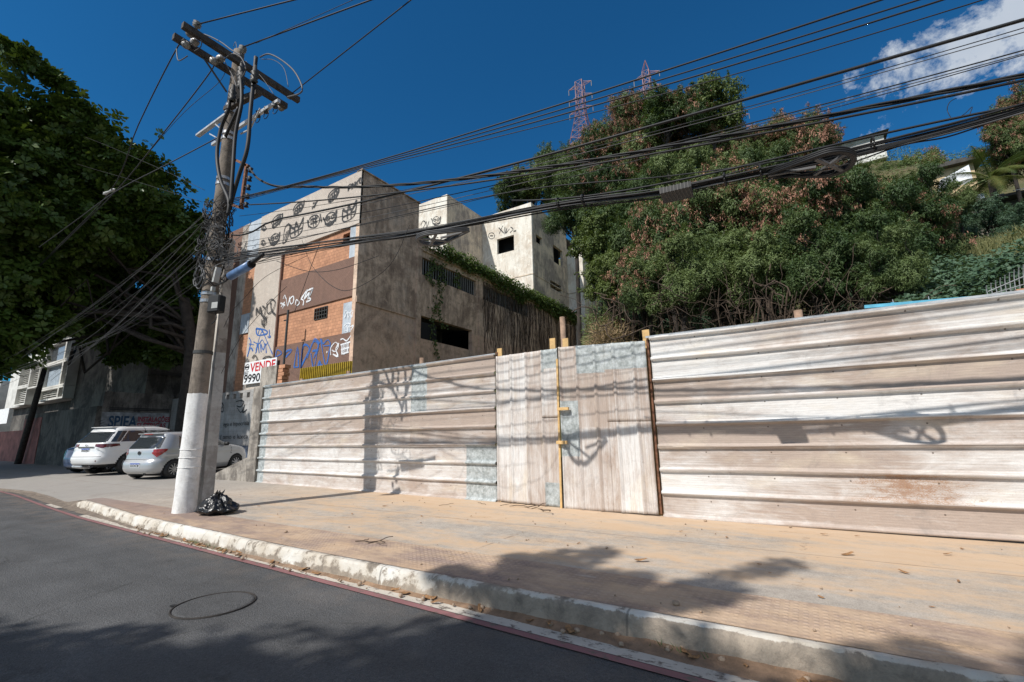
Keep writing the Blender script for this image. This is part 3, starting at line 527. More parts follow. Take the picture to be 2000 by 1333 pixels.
# masonry at the fence's left end
pr_ = MB(); pr_.bb(-14.10, -13.62, 7.60, 7.98, -.1, 2.97); pr_.bb(-14.06, -13.22, 7.75, 8.05, 2.97, 3.60); o = pr_.build('gate_pier', 'pier_concrete', origin=(-13.8, 7.8, 0)); tag(o, 'rough grey concrete pier at the left end of the metal fence', 'pier')
br = MB(); 
for i_ in range(9): br.box((-12.98+random.uniform(-.04, .04), 7.85, 2.62+i_*.115), (.26, .2, .10), (0, 0, random.uniform(-.12, .12)))
o = br.build('brick_stack', 'clay_brick', origin=(-13.4, 7.8, 2.5)); tag(o, 'broken red brick stub against the top of the grey pier', 'brickwork')
MB().add([(-16.5, 7.62, .1), (-14.02, 7.62, .1), (-14.02, 7.62, .93), (-16.5, 7.62, .22), (-16.5, 7.80, .1), (-14.02, 7.80, .1), (-14.02, 7.80, .93), (-16.5, 7.80, .22)], [(0, 1, 2, 3), (4, 7, 6, 5), (3, 2, 6, 7), (0, 3, 7, 4), (1, 5, 6, 2)]).build('ramp_wall', 'pier_concrete')
tag(bpy.data.objects['ramp_wall'], 'low wedge of concrete wall sloping down from the grey pier toward the cars', 'wall')
ys = MB()
for i_ in range(27): 
    x = -13.2+i_*.09; ys.add([(x, 8.5, .2), (x+.045, 8.5, .2), (x+.045, 8.5, 3.58), (x, 8.5, 3.58), (x+.045, 8.54, .2), (x+.09, 8.54, .2), (x+.09, 8.54, 3.58), (x+.045, 8.54, 3.58)], [(0, 1, 2, 3), (4, 5, 6, 7), (1, 4, 7, 2)])
o = ys.build('yellow_sheeting', 'yellow_sheet', origin=(-11.3, 8.5, .2)); tag(o, 'yellow corrugated sheeting showing over the fence in front of the building', 'sheeting')
# ------------------------------------------------------------------ the abandoned building: street front
FX = lambda px, py: float(P(px, py, 'y', 12.0)[0]); FZ = lambda px, py: float(P(px, py, 'y', 12.0)[2])
X1 = -15.14; XL = -27.0; xa, xb = FX(499, 511), -20.85; zp = FZ(700, 437)
B1 = empty('abandoned_building', (-21, 12, 0), 'derelict front block with graffitied beige parapet, bare orange brick and brown tile bands', 'building')
o = MB(); gx0, gx1, gzb, gzt = FX(613, 610), FX(637, 610), FZ(625, 622), FZ(625, 601); hx0, hx1, hz0, hz1 = FX(668, 460), FX(681, 460), FZ(675, 478), FZ(675, 455)
wall_holes(o, 'y', 12.07, .2, XL, X1-.02, 2.0, 12.9, [(gx0, gx1, gzb, gzt), (hx0, hx1, hz0, hz1)]); o.build('brick_infill', 'clay_brick', B1)
def pan(name, m, x0, x1, z0, z1, y0=12.0, y1=12.075, par=B1): return MB().bb(x0, x1, y0, y1, z0, z1).build(name, m, par)
xs5 = FX(508, 470)
pan('parapet', 'tile_beige', xs5, X1, zp, 13.0, 11.97)
pan('pilaster', 'tile_beige', xa, xb, 2.0, zp+.0)
pan('upper_tile_band', 'tile_brown', xb+.0, X1-.01, FZ(546, 615), FZ(552, 547), 12.01)
pan('lower_tile_band', 'tile_brown', xb+.0, X1-.01, 2.0, FZ(539, 678), 12.01)
pan('metal_cover_strip', 'metal_strip', FX(683, 470), X1-.03, FZ(700, 503), zp, 12.012); pan('metal_cover_strip', 'metal_strip', FX(669, 620), X1-.012, FZ(680, 656), FZ(694, 587), 12.012)
xw0, xw1 = FX(473, 470), FX(484, 480)
pan('metal_cover_strip', 'metal_strip', xw1, xs5, FZ(500, 505), 12.97, 11.985); pan('peeling_strip', 'front_render', xw0, xw1, 2.0, 12.98, 11.99); pan('brown_side_strip', 'tile_brown', XL, xw0, 2.0, 12.97, 12.0)
pan('brick_edge_trim', 'tile_brown', xb, xb+.10, 2.0, zp, 11.96); pan('metal_cover_strip', 'metal_strip', xa-.85, xa-.05, FZ(483, 650), FZ(485, 612), 12.0)
gr = MB()
for k in range(6): x = lerp(gx0, gx1, k/5); gr.bb(x-.02, x+.02, 12.03, 12.07, gzb, gzt)
for k in range(4): z = lerp(gzb, gzt, k/3); gr.bb(gx0, gx1, 12.035, 12.065, z-.018, z+.018)
gr.build('window_grille', 'dark_steel', B1)
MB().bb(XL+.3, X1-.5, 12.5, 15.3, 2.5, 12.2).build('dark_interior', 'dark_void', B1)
sd = MB(); sd.bb(X1-.22, X1, 12.0, 15.58, 0, 13.0); sd.build('side_wall', 'side_render', B1)
MB().bb(X1-.02, X1+.05, 12.02, 15.6, 6.95, 7.22).build('belt_course', 'side_render', B1)
MB().bb(XL, X1-.24, 12.08, 15.5, 12.55, 12.7).build('roof', 'dark_roof', B1); MB().bb(XL, X1-.23, 15.3, 15.5, 2, 13.0).build('rear_wall', 'front_render', B1); MB().bb(XL-.2, XL, 12.0, 15.5, 0, 13.0).build('side_wall', 'side_render', B1)
MB().bb(X1-.3, X1+.06, 11.95, 15.64, 13.0, 13.05).build('coping', 'side_render', B1)
# graffiti
def face(cx, cy, s, k=-.45):
    f = lambda x, y: (cx+x*s, cy+(y+k*x)*s); a = np.linspace(0, 2*math.pi, 13)
    return [[f(.8*math.cos(t), .95*math.sin(t)) for t in a], [f(-.32+.22*math.cos(t), -.2+.24*math.sin(t)) for t in a], [f(.36+.22*math.cos(t), -.2+.24*math.sin(t)) for t in a],
            [f(-.7, .35), f(-.3, .5), f(0, .35), f(.35, .55), f(.7, .3)], [f(-.6, .55), f(-.2, .75), f(.2, .6), f(.6, .6)], [f(-.4, .8), f(0, .95), f(.4, .82)], [f(-1.1, -.7), f(-.8, 0), f(-.75, .6)], [f(.9, -.9), f(.9, 0), f(.7, .7)]]
def crown(cx, cy, s, k=-.45):
    f = lambda x, y: (cx+x*s, cy+(y+k*x)*s)
    return [[f(-.8, -.5), f(-.75, .9), f(.5, .8), f(.8, -.9)], [f(-.8, -.5), f(-.3, 0), f(-.1, -.7), f(.2, .1), f(.8, -.9)], [f(-.3, 0), f(-.25, .85)], [f(.15, .1), f(.15, .85)], [f(-.78, .4), f(.6, .3)], [f(-.5, -.2), f(.4, -.1)]]
def hat(cx, cy, s, k=-.45):
    f = lambda x, y: (cx+x*s, cy+(y+k*x)*s)
    return [[f(-.9, .1), f(-.6, -.6), f(.1, -.9), f(.9, -.7)], [f(-.6, .9), f(-.5, -.2), f(.5, -.5), f(.4, .4), f(-.6, .9)], [f(-.5, .3), f(.4, .1)], [f(-.2, -.3), f(-.2, .7)], [f(.15, -.4), f(.1, .55)], [f(.9, -.9), f(.8, 0), f(.3, .8)], [f(-.75, .2), f(-.75, .8)]]
def spiral(cx, cy, s, n=2.1):
    return [[(cx+s*(1-t/22)*math.cos(t*n/3.2), cy+s*1.15*(1-t/22)*math.sin(t*n/3.2)) for t in range(18)]]
def put(lns, yy, w_, nm, m_): strokes(MB(), 'y', yy, lns, w_).build(nm, m_, B1)
for cx, cy, s in ((645, 428, 13), (536, 468, 11)): put(face(cx, cy, s), 11.965, .10, 'black_graffiti', 'spray_black')
for cx, cy, s in ((683, 412, 17), (580, 445, 16)): put(crown(cx, cy, s), 11.965, .10, 'black_graffiti', 'spray_black')
for cx, cy, s in ((651, 382, 12), (583, 407, 12), (541, 432, 12)): put(hat(cx, cy, s), 11.965, .10, 'black_graffiti', 'spray_black')
for cx, cy, s in ((515, 445, 5.5), (514, 474, 5.5)): put(spiral(cx, cy, s), 11.965, .10, 'black_graffiti', 'spray_black')
gk = []
gk += [[(613+11*math.cos(t), 433+12*math.sin(t)-3*math.cos(t)) for t in np.linspace(0, 6.28, 12)], [(606, 430), (620, 426)], [(606, 438), (620, 433)], [(611, 423), (612, 443)], [(616, 421), (617, 440)], [(600, 430), (603, 444)], [(625, 418), (628, 434)],
       [(609, 408), (614, 402), (620, 392)], [(611, 398), (617, 397), (613, 406)], [(552, 476), (556, 448), (563, 438), (566, 446), (560, 470), (552, 476)], [(554, 470), (560, 452)], [(557, 472), (563, 450)], [(563, 437), (568, 441)],
       [(680, 374), (681, 362), (686, 361), (684, 368), (680, 368)], [(688, 370), (688, 359), (693, 366), (693, 355)], [(695, 364), (695, 356)], [(699, 361), (697, 357), (700, 352)], [(702, 358), (702, 350), (706, 349), (706, 356), (702, 358)],
       [(500, 617), (501, 602), (505, 612), (508, 600), (511, 614)], [(512, 598), (518, 604), (514, 618), (508, 612)], [(521, 592), (522, 612), (532, 606), (537, 590), (529, 585), (522, 592)], [(528, 590), (530, 606), (538, 616)], [(513, 622), (518, 620), (519, 632), (512, 634), (511, 624)], [(513, 628), (522, 618)], [(515, 620), (515, 640)],
       [(492, 700), (498, 694), (502, 703), (496, 710)], [(513, 702), (520, 697), (530, 698), (524, 706), (514, 706)], [(503, 707), (506, 705)]]
b = strokes(MB(), 'y', 11.965, gk, .09); b.build('black_graffiti', 'spray_black', B1)
gb = [[(500, 690), (505, 665), (512, 648), (519, 662), (532, 692)], [(500, 642), (518, 645), (521, 652), (503, 655), (500, 642)], [(503, 655), (508, 642), (514, 650)], [(495, 668), (505, 672), (512, 664), (518, 674), (524, 668)], [(499, 691), (503, 672), (506, 690)], [(510, 688), (509, 672), (514, 684), (518, 672), (520, 690)], [(526, 644), (526, 660), (523, 657)], [(526, 660), (529, 657)],
      [(483, 697), (489, 680), (494, 686)], [(486, 660), (490, 668), (486, 684), (483, 696)], [(486, 672), (496, 674)]]
strokes(MB(), 'y', 11.995, gb, .075).build('blue_graffiti', 'spray_blue', B1)
gb = [[(538, 698), (541, 684), (550, 690), (540, 697)], [(558, 698), (570, 684), (559, 687), (557, 697)], [(574, 718), (581, 678), (583, 718)], [(574, 718), (583, 717)], [(587, 720), (592, 676), (604, 682), (588, 716)], [(600, 700), (612, 668), (622, 676), (612, 700)], [(607, 690), (613, 720), (622, 672)], [(612, 668), (616, 662), (624, 672)], [(610, 686), (622, 684)], [(626, 662), (636, 714), (645, 674)], [(628, 663), (631, 672), (640, 664), (645, 674), (632, 676)], [(620, 722), (624, 706), (628, 720)], [(618, 716), (630, 713)]]
strokes(MB(), 'y', 12.0, gb, .08).build('blue_graffiti', 'spray_blue', B1)
gw = [[(549, 600), (556, 590), (552, 603)], [(548, 592), (557, 597)], [(553, 584), (556, 577), (558, 583)], [(559, 582), (562, 598), (566, 580)], [(568, 594), (566, 585), (573, 579), (573, 590), (568, 595)], [(577, 596), (579, 586), (585, 592), (579, 598)], [(588, 584), (594, 575), (604, 566), (612, 563)], [(590, 582), (596, 572), (600, 568), (594, 585), (604, 572), (601, 585), (611, 565), (604, 580), (607, 586), (598, 590)], [(588, 584), (593, 588), (592, 597)], [(599, 568), (608, 566)],
      [(646, 694), (646, 680), (655, 669), (661, 676), (655, 687), (648, 684)], [(650, 692), (660, 696), (656, 682), (662, 671)], [(638, 690), (639, 686)], [(665, 664), (670, 662), (677, 666), (685, 656)], [(668, 673), (668, 692)], [(672, 672), (672, 693)], [(676, 671), (676, 690)], [(680, 670), (679, 689)], [(665, 674), (684, 668)], [(666, 683), (682, 679)], [(667, 692), (681, 688)]]
strokes(MB(), 'y', 12.0, gw, .065).build('white_graffiti', 'spray_white', B1)
gs = [[(673, 612), (676, 606), (681, 612), (690, 607), (686, 620)], [(673, 621), (678, 610), (680, 622), (684, 611), (687, 621), (689, 610)], [(672, 637), (678, 632), (684, 634), (680, 640)], [(673, 648), (676, 636), (680, 648), (673, 644)], [(682, 640), (690, 636), (686, 645)]]
strokes(MB(), 'y', 12.0, gs, .045).build('white_graffiti', 'spray_white', B1)
# for-sale banner on the pilaster foot
bn = empty('banner', (-22.3, 11.9, 4.2), 'white for-sale banner with red and black lettering above the block wall', 'sign'); bx0 = FX(484, 712); bx1 = FX(546, 705); bz1 = FZ(484, 710); bz0 = FZ(483, 752)
MB().bb(bx0, bx1, 11.86, 11.90, bz0, bz1).build('banner_sheet', 'sign_white', bn)
hh = (bz1-bz0); t = MB(); text_on(t, 'VENDE', (bx0+.52, 11.855, bz0+hh*.54), (1, 0, 0), (0, 0, 1), hh*.55, bx1-bx0-.6, .012); t.build('red_lettering', 'sign_red', bn)
t = MB(); text_on(t, '99905-91', (bx0+.05, 11.855, bz0+hh*.07), (1, 0, 0), (0, 0, 1), hh*.52, bx1-bx0-.12, .012); t.build('black_lettering', 'ink', bn)
t = MB(); a = [(.25+.17*math.cos(k), .0, .17*math.sin(k)) for k in np.linspace(0, 6.28, 17)]; t.tube([(bx0+q[0], 11.858, bz1-.24+q[2]*.8) for q in a], .022, 4, False); t.box((bx0+.25, 11.857, bz1-.24), (.3, .004, .09)); 
for k in range(3): t.box((bx0+.25, 11.857, bz1-.47-.07*k), (.34-.05*k, .004, .03))
t.build('emblem', 'ink', bn)
# downpipe/mast in front of the facade
mp = empty('rusty_mast', (-18.2, 11.2, 2), 'thin dark pipe mast standing against the brown tile band', 'pipe'); a = P(563, 606, 'y', 11.3); b_ = P(556, 700, 'y', 11.3)
MB().tube([(a[0], 11.3, 1.5), (a[0], 11.3, a[2])], .05, 8).build('pipe', 'dark_steel', mp); MB().tube([(a[0]-.25, 11.3, a[2]-.45), (a[0]+.05, 11.3, a[2]-.45)], .03, 6).build('bracket', 'dark_steel', mp)

# grey block wall behind the parked cars
EG = empty('block_wall', (-25, 11.62, 0), 'grey concrete block wall with small vent holes along the top behind the cars', 'wall'); hs = []
for k in range(11):
    x = -20.75-.62*k; hs.append((x-.13, x+.13, 3.36, 3.60))
wall_holes(MB(), 'y', 11.62, .18, -29.99, -13.9, 0, 3.72, hs).build('masonry', 'block_wall', EG)
lines = [[(512, 790), (508, 800), (513, 812), (520, 796)], [(508, 800), (511, 818), (517, 808)], [(461, 785), (468, 783), (476, 785), (470, 795), (462, 793)], [(463, 797), (470, 806), (476, 797)], [(478, 790), (474, 806), (482, 800)], [(432, 785), (436, 793), (430, 800)], [(427, 800), (435, 805), (437, 796)]]
lines += [[(514, 826), (517, 822), (518, 834), (513, 836)], [(510, 850), (518, 848)], [(512, 856), (512, 866), (518, 858), (517, 868)]]
t = strokes(MB(), 'y', 11.61, lines, .05)
o_ = P(436, 833, 'y', 11.605); text_on(t, 'ego e hipocrisia', tuple(o_), (1, 0, 0), (0, 0, 1), .27, 2.3); o_ = P(430, 858, 'y', 11.605); text_on(t, '( amo e luxca )', tuple(o_), (1, 0, 0), (0, 0, 1), .30, 2.7)
t.build('black_writing', 'ink', EG)
MB().bb(-28.3, -20.2, 11.605, 11.618, .2, 1.15).build('blue_painted_patch', 'paint_patch' if 'paint_patch' in MATS else plain('paint_patch', (.10, .13, .19), .8, var=.6, sc=3).name, EG)

# ------------------------------------------------------------------ long side wall with barred openings
SX = X1
SY = lambda px, py: float(P(px, py, 'x', SX)[1]); SZ = lambda px, py: float(P(px, py, 'x', SX)[2])
SW = empty('side_boundary_wall', (SX, 25, 0), 'long mould-streaked side wall with barred openings under creeper, running back from the front block', 'wall')
ywin0, ywin1 = 15.75, 20.0
wall_holes(MB(), 'x', SX, -.25, 15.58, 38.5, 0, 10.55, [(15.75, 20.4, 9.3, 10.22), (21.1, 26.4, 9.3, 10.22), (ywin0, ywin1, 6.05, 7.2)]).build('masonry', 'side_render', SW)
br_ = MB()
for y in np.arange(15.9, 20.4, .19): br_.bb(SX-.14, SX-.10, y-.02, y+.02, 9.3, 10.22)
br_.build('bar_railing', 'steel_grid', SW); br_ = MB()
for y in np.arange(21.25, 26.4, .19): br_.bb(SX-.14, SX-.10, y-.02, y+.02, 9.3, 10.22)
br_.build('bar_railing', 'steel_grid', SW)
MB().bb(SX-.3, SX+.08, 15.6, 38.5, 10.55, 10.85).build('top_beam', 'side_render', SW)
for y in (15.66, 20.75, 30.0): MB().bb(SX-.03, SX+.07, y-.16, y+.16, 0, 10.55).build('pier', 'side_render', SW)
MB().add([(SX-2.2, ywin0, 7.4), (SX-.26, ywin0, 7.25), (SX-.26, ywin1, 7.25), (SX-2.2, ywin1, 7.4), (SX-2.2, ywin0, 5.9), (SX-2.2, ywin1, 5.9)], [(0, 1, 2, 3), (0, 3, 5, 4)]).build('window_soffit', 'dark_wall_side', SW)
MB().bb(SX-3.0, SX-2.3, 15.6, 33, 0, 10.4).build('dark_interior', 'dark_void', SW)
plain('terrace', (.2, .18, .16), .9)
MB().bb(-26, SX-.31, 15.6, 38, 10.3, 10.5).build('terrace_slab', 'terrace', SW)
MB().bb(SX-.06, SX-.02, ywin0, ywin0+1.3, 6.05, 6.9).build('window_pane', 'dark_void', SW)

# ------------------------------------------------------------------ blocks behind
B2 = empty('middle_block', (-22, 25, 10), 'dark-sided concrete stair block rising between the front block and the rear block', 'building')
x2, y2, y3, zt2 = -20.25, 23.7, 28.15, 18.95
dx0, dx1, dz0, dz1 = [float(v) for v in (P(819, 460, 'y', y2)[0], P(838, 460, 'y', y2)[0], P(830, 497, 'y', y2)[2], P(825, 456, 'y', y2)[2])]
wall_holes(MB(), 'y', y2, .25, -27.5, x2, 8, zt2, [(dx0-3, dx1, dz0-1, dz1)]).build('front_wall', 'pale_render', B2)
MB().bb(x2-.25, x2+.02, y2+.02, y3+3, 8, zt2).build('side_wall', 'pale_side', B2); MB().bb(-27.5, x2-.27, y2+.26, y3+3, 18.4, 18.6).build('roof', 'dark_roof', B2)
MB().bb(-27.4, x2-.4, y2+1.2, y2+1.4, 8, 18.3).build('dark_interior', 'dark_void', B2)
ln = face(852, 432, 9, -.1)+[[(822, 440), (826, 432), (831, 436), (826, 446)], [(833, 433), (833, 446), (838, 432)]]
strokes(MB(), 'y', y2-.004, ln, .07).build('black_graffiti', 'spray_black', B2)
B3 = empty('rear_block', (-18, 30, 10), 'pale cream rear block with square window holes beside the trees', 'building'); x3 = -15.64; zt3 = 18.9
wx0, wx1, wz0, wz1 = [float(v) for v in (P(971, 480, 'y', y3)[0], P(1004, 478, 'y', y3)[0], P(985, 494, 'y', y3)[2], P(985, 464, 'y', y3)[2])]
wall_holes(MB(), 'y', y3, .22, -24, x3, 8, zt3, [(wx0, wx1, wz0, wz1)]).build('front_wall', 'pale_render', B3)
yw = lambda px, py: float(P(px, py, 'x', x3)[1]); zw = lambda px, py: float(P(px, py, 'x', x3)[2]); y4 = yw(1110, 560)
hs = [(yw(1047, 468), yw(1059, 470), zw(1053, 477), zw(1053, 462)), (yw(1081, 500), yw(1099, 505), zw(1090, 517), zw(1090, 485)), (yw(1075, 560), yw(1096, 562), zw(1085, 567), zw(1085, 553))]
wall_holes(MB(), 'x', x3-.001, -.22, y3+.225, y4, 8, zt3, hs).build('side_wall', 'pale_side', B3)
x3b = float(P(1140, 553, 'y', y4)[0]); MB().bb(x3-.2, x3b, y4, y4+8, 8, 17.2).build('rear_wing', 'pale_render', B3)
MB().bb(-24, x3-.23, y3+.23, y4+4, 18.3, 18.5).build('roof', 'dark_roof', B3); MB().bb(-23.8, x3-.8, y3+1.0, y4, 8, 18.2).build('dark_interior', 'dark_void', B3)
MB().bb(-24, x3+.03, y3-.03, y4, 13.08, 13.16).build('belt_course', 'pale_side', B3); MB().bb(x3+.032, x3b+.02, y4-.03, y4+.1, 13.08, 13.16).build('belt_course', 'pale_side', B3)
fr_ = MB(); fr_.bb(x3-.12, x3-.06, (hs[2][0]+hs[2][1])/2-.04, (hs[2][0]+hs[2][1])/2+.04, hs[2][2], hs[2][3]); fr_.build('window_mullion', 'old_timber', B3)
ln = [[(960+6*math.cos(t), 461+6*math.sin(t)) for t in np.linspace(0, 6.28, 10)], [(957, 461), (963, 461)], [(974, 445), (984, 456)], [(975, 457), (982, 441)], [(986, 444), (986, 458)], [(990, 446), (988, 456), (995, 447)], [(997, 444), (1002, 448), (996, 455)], [(1003, 452), (1008, 451)]]
strokes(MB(), 'y', y3-.004, ln, .08).build('black_graffiti', 'spray_black', B3)

# ------------------------------------------------------------------ left side: walls, painted sign wall, flats
LW = empty('street_wall', (-36, 8.4, 0), 'long dark garden wall with a pink painted end along the pavement at far left', 'wall')
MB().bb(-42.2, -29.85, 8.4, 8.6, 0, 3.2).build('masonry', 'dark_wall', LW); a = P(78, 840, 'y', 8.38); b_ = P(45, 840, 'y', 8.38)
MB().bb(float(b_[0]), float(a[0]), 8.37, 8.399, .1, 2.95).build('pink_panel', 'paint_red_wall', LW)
o = MB().bb(-75, -43.2, 8.9, 9.1, 0, 2.3).build('garden_wall', 'paint_red_wall', origin=(-55, 9, 0)); tag(o, 'low red-brown painted wall at the far left edge', 'wall')
dp = empty('timber_post', (-41.9, 8.1, 0), 'dark leaning timber post in front of the pink wall end', 'post'); a = P(45, 893, 'y', 8.1)
MB().tube([(a[0]-.9, 8.1, 0), (a[0]+.2, 8.1, 3.3), (a[0]+1.0, 8.1, 5.9)], [.17, .15, .12], 8).build('pole_shaft', 'old_timber', dp, True)
SP = empty('sign_wall', (-29.8, 10, 0), 'tall mottled wall with a painted electrical-installer sign above the white SUV', 'wall')
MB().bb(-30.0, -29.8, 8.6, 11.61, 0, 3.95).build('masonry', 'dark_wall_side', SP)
sx = -29.79
def sp(px, py): p = P(px, py, 'x', sx); return (sx, float(p[1]), float(p[2]))
ya, za = sp(192, 815)[1:]; yb = sp(333, 815)[1]
MB().bb(sx, sx+.012, 8.62, 11.55, sp(250, 850)[2], sp(250, 806)[2]).build('painted_panel', plain('sign_paint', (.30, .31, .32), .8, var=.5, sc=2.5), SP)
t = MB(); text_on(t, 'SPIEA', (sx+.018, sp(210, 833)[1], sp(230, 834)[2]), (0, 1, 0), (0, 0, 1), .78, sp(266, 820)[1]-sp(210, 820)[1], .02); t.build('dark_blue_lettering', plain('sign_navy', (.02, .06, .12), .7), SP)
zt_, zm_ = sp(300, 824)[2], sp(300, 834)[2]
t = MB(); text_on(t, 'INSTALAÇÕES', (sx+.018, sp(269, 820)[1], zt_), (0, 1, 0), (0, 0, 1), .36, sp(331, 820)[1]-sp(269, 820)[1], .012); text_on(t, 'ELÉTRICAS', (sx+.018, sp(269, 820)[1], zm_-.06), (0, 1, 0), (0, 0, 1), .36, sp(325, 820)[1]-sp(269, 820)[1], .012); t.build('red_lettering', plain('sign_crimson', (.30, .03, .05), .7), SP)
t = MB()
for k in range(2): t.bb(sx+.012, sx+.016, 8.9, 11.5, sp(290, 803-3*k)[2]+.0, sp(290, 803-3*k)[2]+.045)
for k in range(4): y = sp(193, 820)[1]+.03*k; t.add([(sx+.018, y, za-.25-.12*k), (sx+.018, y+.26, za-.1-.12*k), (sx+.018, y+.05, za-.19-.12*k)], [(0, 1, 2)])
t.build('painted_lines', 'ink', SP)
DK = empty('dark_building', (-32, 14, 0), 'unlit rear building with stained side wall behind the painted sign wall', 'building')
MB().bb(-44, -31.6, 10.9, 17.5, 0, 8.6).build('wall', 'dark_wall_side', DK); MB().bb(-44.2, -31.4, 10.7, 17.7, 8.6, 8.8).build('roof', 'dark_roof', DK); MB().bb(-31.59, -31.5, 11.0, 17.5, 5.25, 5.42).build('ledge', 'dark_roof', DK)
for y in (12.4, 15.2): MB().bb(-31.595, -31.54, y, y+.9, 6.0, 7.1).build('window', 'dark_void', DK)
# white flats with louvred balconies
FL = empty('apartment_building', (-50, 12, 0), 'white flats with louvred and curtained bays seen under the tree', 'building')
ax = -43.6; MB().bb(-62, ax, 10.9, 18, 4.55, 9.6).build('wall', 'white_wall', FL); MB().bb(-62, ax-.6, 11.5, 17.9, 0, 4.54).build('ground_floor', 'dark_wall', FL); MB().bb(-62.3, ax+.3, 10.3, 18.2, 9.6, 9.85).build('roof', 'white_wall', FL)
def bay(x0, x1, z0, z1, kind):
    f = MB(); t_ = .12; f.bb(x0, x1, 10.3, 10.9, z0, z0+t_); f.bb(x0, x1, 10.3, 10.9, z1-t_, z1); f.bb(x0, x0+t_, 10.3, 10.9, z0+t_, z1-t_); f.bb(x1-t_, x1, 10.3, 10.9, z0+t_, z1-t_)
    o = f.build('window_bay', 'white_wall', FL); i_ = MB()
    if kind == 'louvre':
        for z in np.arange(z0+.2, z1-.15, .16): i_.box(((x0+x1)/2, 10.55, z), (x1-x0-.26, .14, .02), (R(35), 0, 0))
        i_.build('louvres', 'white_wall', o)
    else: i_.bb(x0+t_, x1-t_, 10.60, 10.66, z0+t_, z1-t_); i_.build('curtain' if kind == 'curtain' else 'pane', 'curtain' if kind == 'curtain' else 'window_glass', o)
xA, xB, xD, xE = [float(P(q, r, 'y', 10.3)[0]) for q, r in ((121, 720), (82, 740), (53, 760), (31, 770))]; z0_, z1_, z2_, z3_ = [float(P(125, r, 'y', 10.3)[2]) for r in (777, 752, 704, 664)]
bay(xB, xA, z1_, z2_, 'curtain'); bay(xB, xA, z0_, z1_-.02, 'louvre'); bay(xA+.02, ax, z1_, z2_, 'pane'); bay(xA+.02, ax, z0_, z1_-.02, 'pane'); bay(xA+.02, ax, z2_+.02, z3_, 'curtain'); bay(xB, xA, z2_+.02, z3_, 'pane'); bay(xE, xD, z0_, z1_+.6, 'louvre'); bay(xE, xD, z1_+.62, z2_+.6, 'louvre'); bay(xD+.05, xB-1.0, z1_+.3, z2_+.6, 'louvre')
o = MB().bb(-90, -66, 11, 20, 0, 7.5).build('far_house', 'white_wall', origin=(-78, 15, 0)); tag(o, 'plain pale house end beyond the white flats at the far left edge', 'house')
o = MB(); o.box((-55.0, 9.6, 3.6), (4.2, .08, 1.2)); o = o.build('street_banner', 'sign_white', origin=(-55, 9.6, 3)); tag(o, 'small white banner above the red wall at far left', 'sign')
# ------------------------------------------------------------------ utility pole
PX, PY = -9.50, 4.10
PL = empty('utility_pole', (PX, PY, 0), 'tall round concrete utility pole with white painted foot and timber crossarms', 'pole')
def rad(z): return .172-.0070*z
V = MB(); zs = np.linspace(2.25, 9.78, 30); V.lathe([(rad(z), z) for z in zs]+[(.02, 9.82)], (PX, PY, 0), 28); V.build('shaft', 'concrete_pole', PL, True)
zs = np.linspace(-.05, 2.27, 24); V = MB(); n = 36
pts = [((rad(z)+.008+.006*mnoise.fractal(Vector((math.cos(a)*2, math.sin(a)*2, z*3)), 1, 2, 4)+(.02 if z < .1 else 0)), a, z+(.03*mnoise.noise(Vector((math.cos(a)*3, math.sin(a)*3, 7))) if z > 2.2 else 0)) for z in zs for a in np.arange(n)*2*math.pi/n]
V.add([(PX+r*math.cos(a), PY+r*math.sin(a), z) for r, a, z in pts], [(i*n+j, i*n+(j+1) % n, (i+1)*n+(j+1) % n, (i+1)*n+j) for i in range(len(zs)-1) for j in range(n)]); V.build('painted_foot', 'pole_white', PL, True)
b = MB()
for z in (.95, 1.12, 1.26): b.lathe([(rad(z)+.012, z-.008), (rad(z)+.02, z), (rad(z)+.012, z+.008)], (PX, PY, 0), 28)
b.build('wire_wrap', 'pole_white', PL)
for z in (3.05, 4.05, 4.2, 4.9, 6.55, 6.68, 7.6, 7.72): MB().lathe([(rad(z)+.004, z-.03), (rad(z)+.012, z-.03), (rad(z)+.012, z+.03), (rad(z)+.004, z+.03)], (PX, PY, 0), 24).build('steel_band', 'dark_steel' if z in (3.05,) else 'steel_band', PL)
MB().lathe([(rad(8.3)+.02, 8.2), (rad(8.3)+.02, 8.42)], (PX, PY, 0), 24).build('steel_band', 'galvanised', PL)
za_ = 9.42
for dx, y0, y1 in ((-.30, 3.0, 5.42), (.14, 2.98, 5.46)):
    a_ = MB().box((PX+dx, (y0+y1)/2, za_), (.10, y1-y0, .13)); a_.build('crossarm', 'old_timber', PL)
for yy, s in ((3.55, -1), (4.7, 1)):
    MB().bar((PX-.30, yy, za_-.05), (PX-.12, PY+.1*s, 8.75), .03).build('arm_brace', 'dark_steel', PL)
ips = [(P(385, 48, 'z', 9.6), .14), (P(474, 96, 'z', 9.75), .14), (P(566, 188, 'z', 9.5), .14), (P(363, 88, 'z', 9.32), -.30), (P(381, 82, 'z', 9.42), -.30), (P(372, 66, 'z', 9.45), .14), (P(418, 120, 'z', 9.28), -.30), (P(431, 115, 'z', 9.38), -.30), (P(549, 211, 'z', 9.42), -.30)]
INS = []
for q, dx in ips:
    q = Vector(q); a_ = Vector((PX+dx, min(5.38, max(3.02, q.y)), za_)); dd = q-a_; dd = dd.normalized() if dd.length > .02 else Vector((0, 0, 1))
    if dd.length and (q-a_).length > .35: q = a_+dd*.30
    INS.append(np.array(q))
    MB().lathe([(.0, -.10), (.03, -.10), (.03, -.06), (.075, -.05), (.035, -.02), (.08, -.005), (.035, .02), (.075, .04), (.03, .06), (.0, .08)], tuple(q), 14, tuple(dd)).build('insulator', 'porcelain', PL, True); MB().bar(a_, q, .025).build('insulator_pin', 'dark_steel', PL)
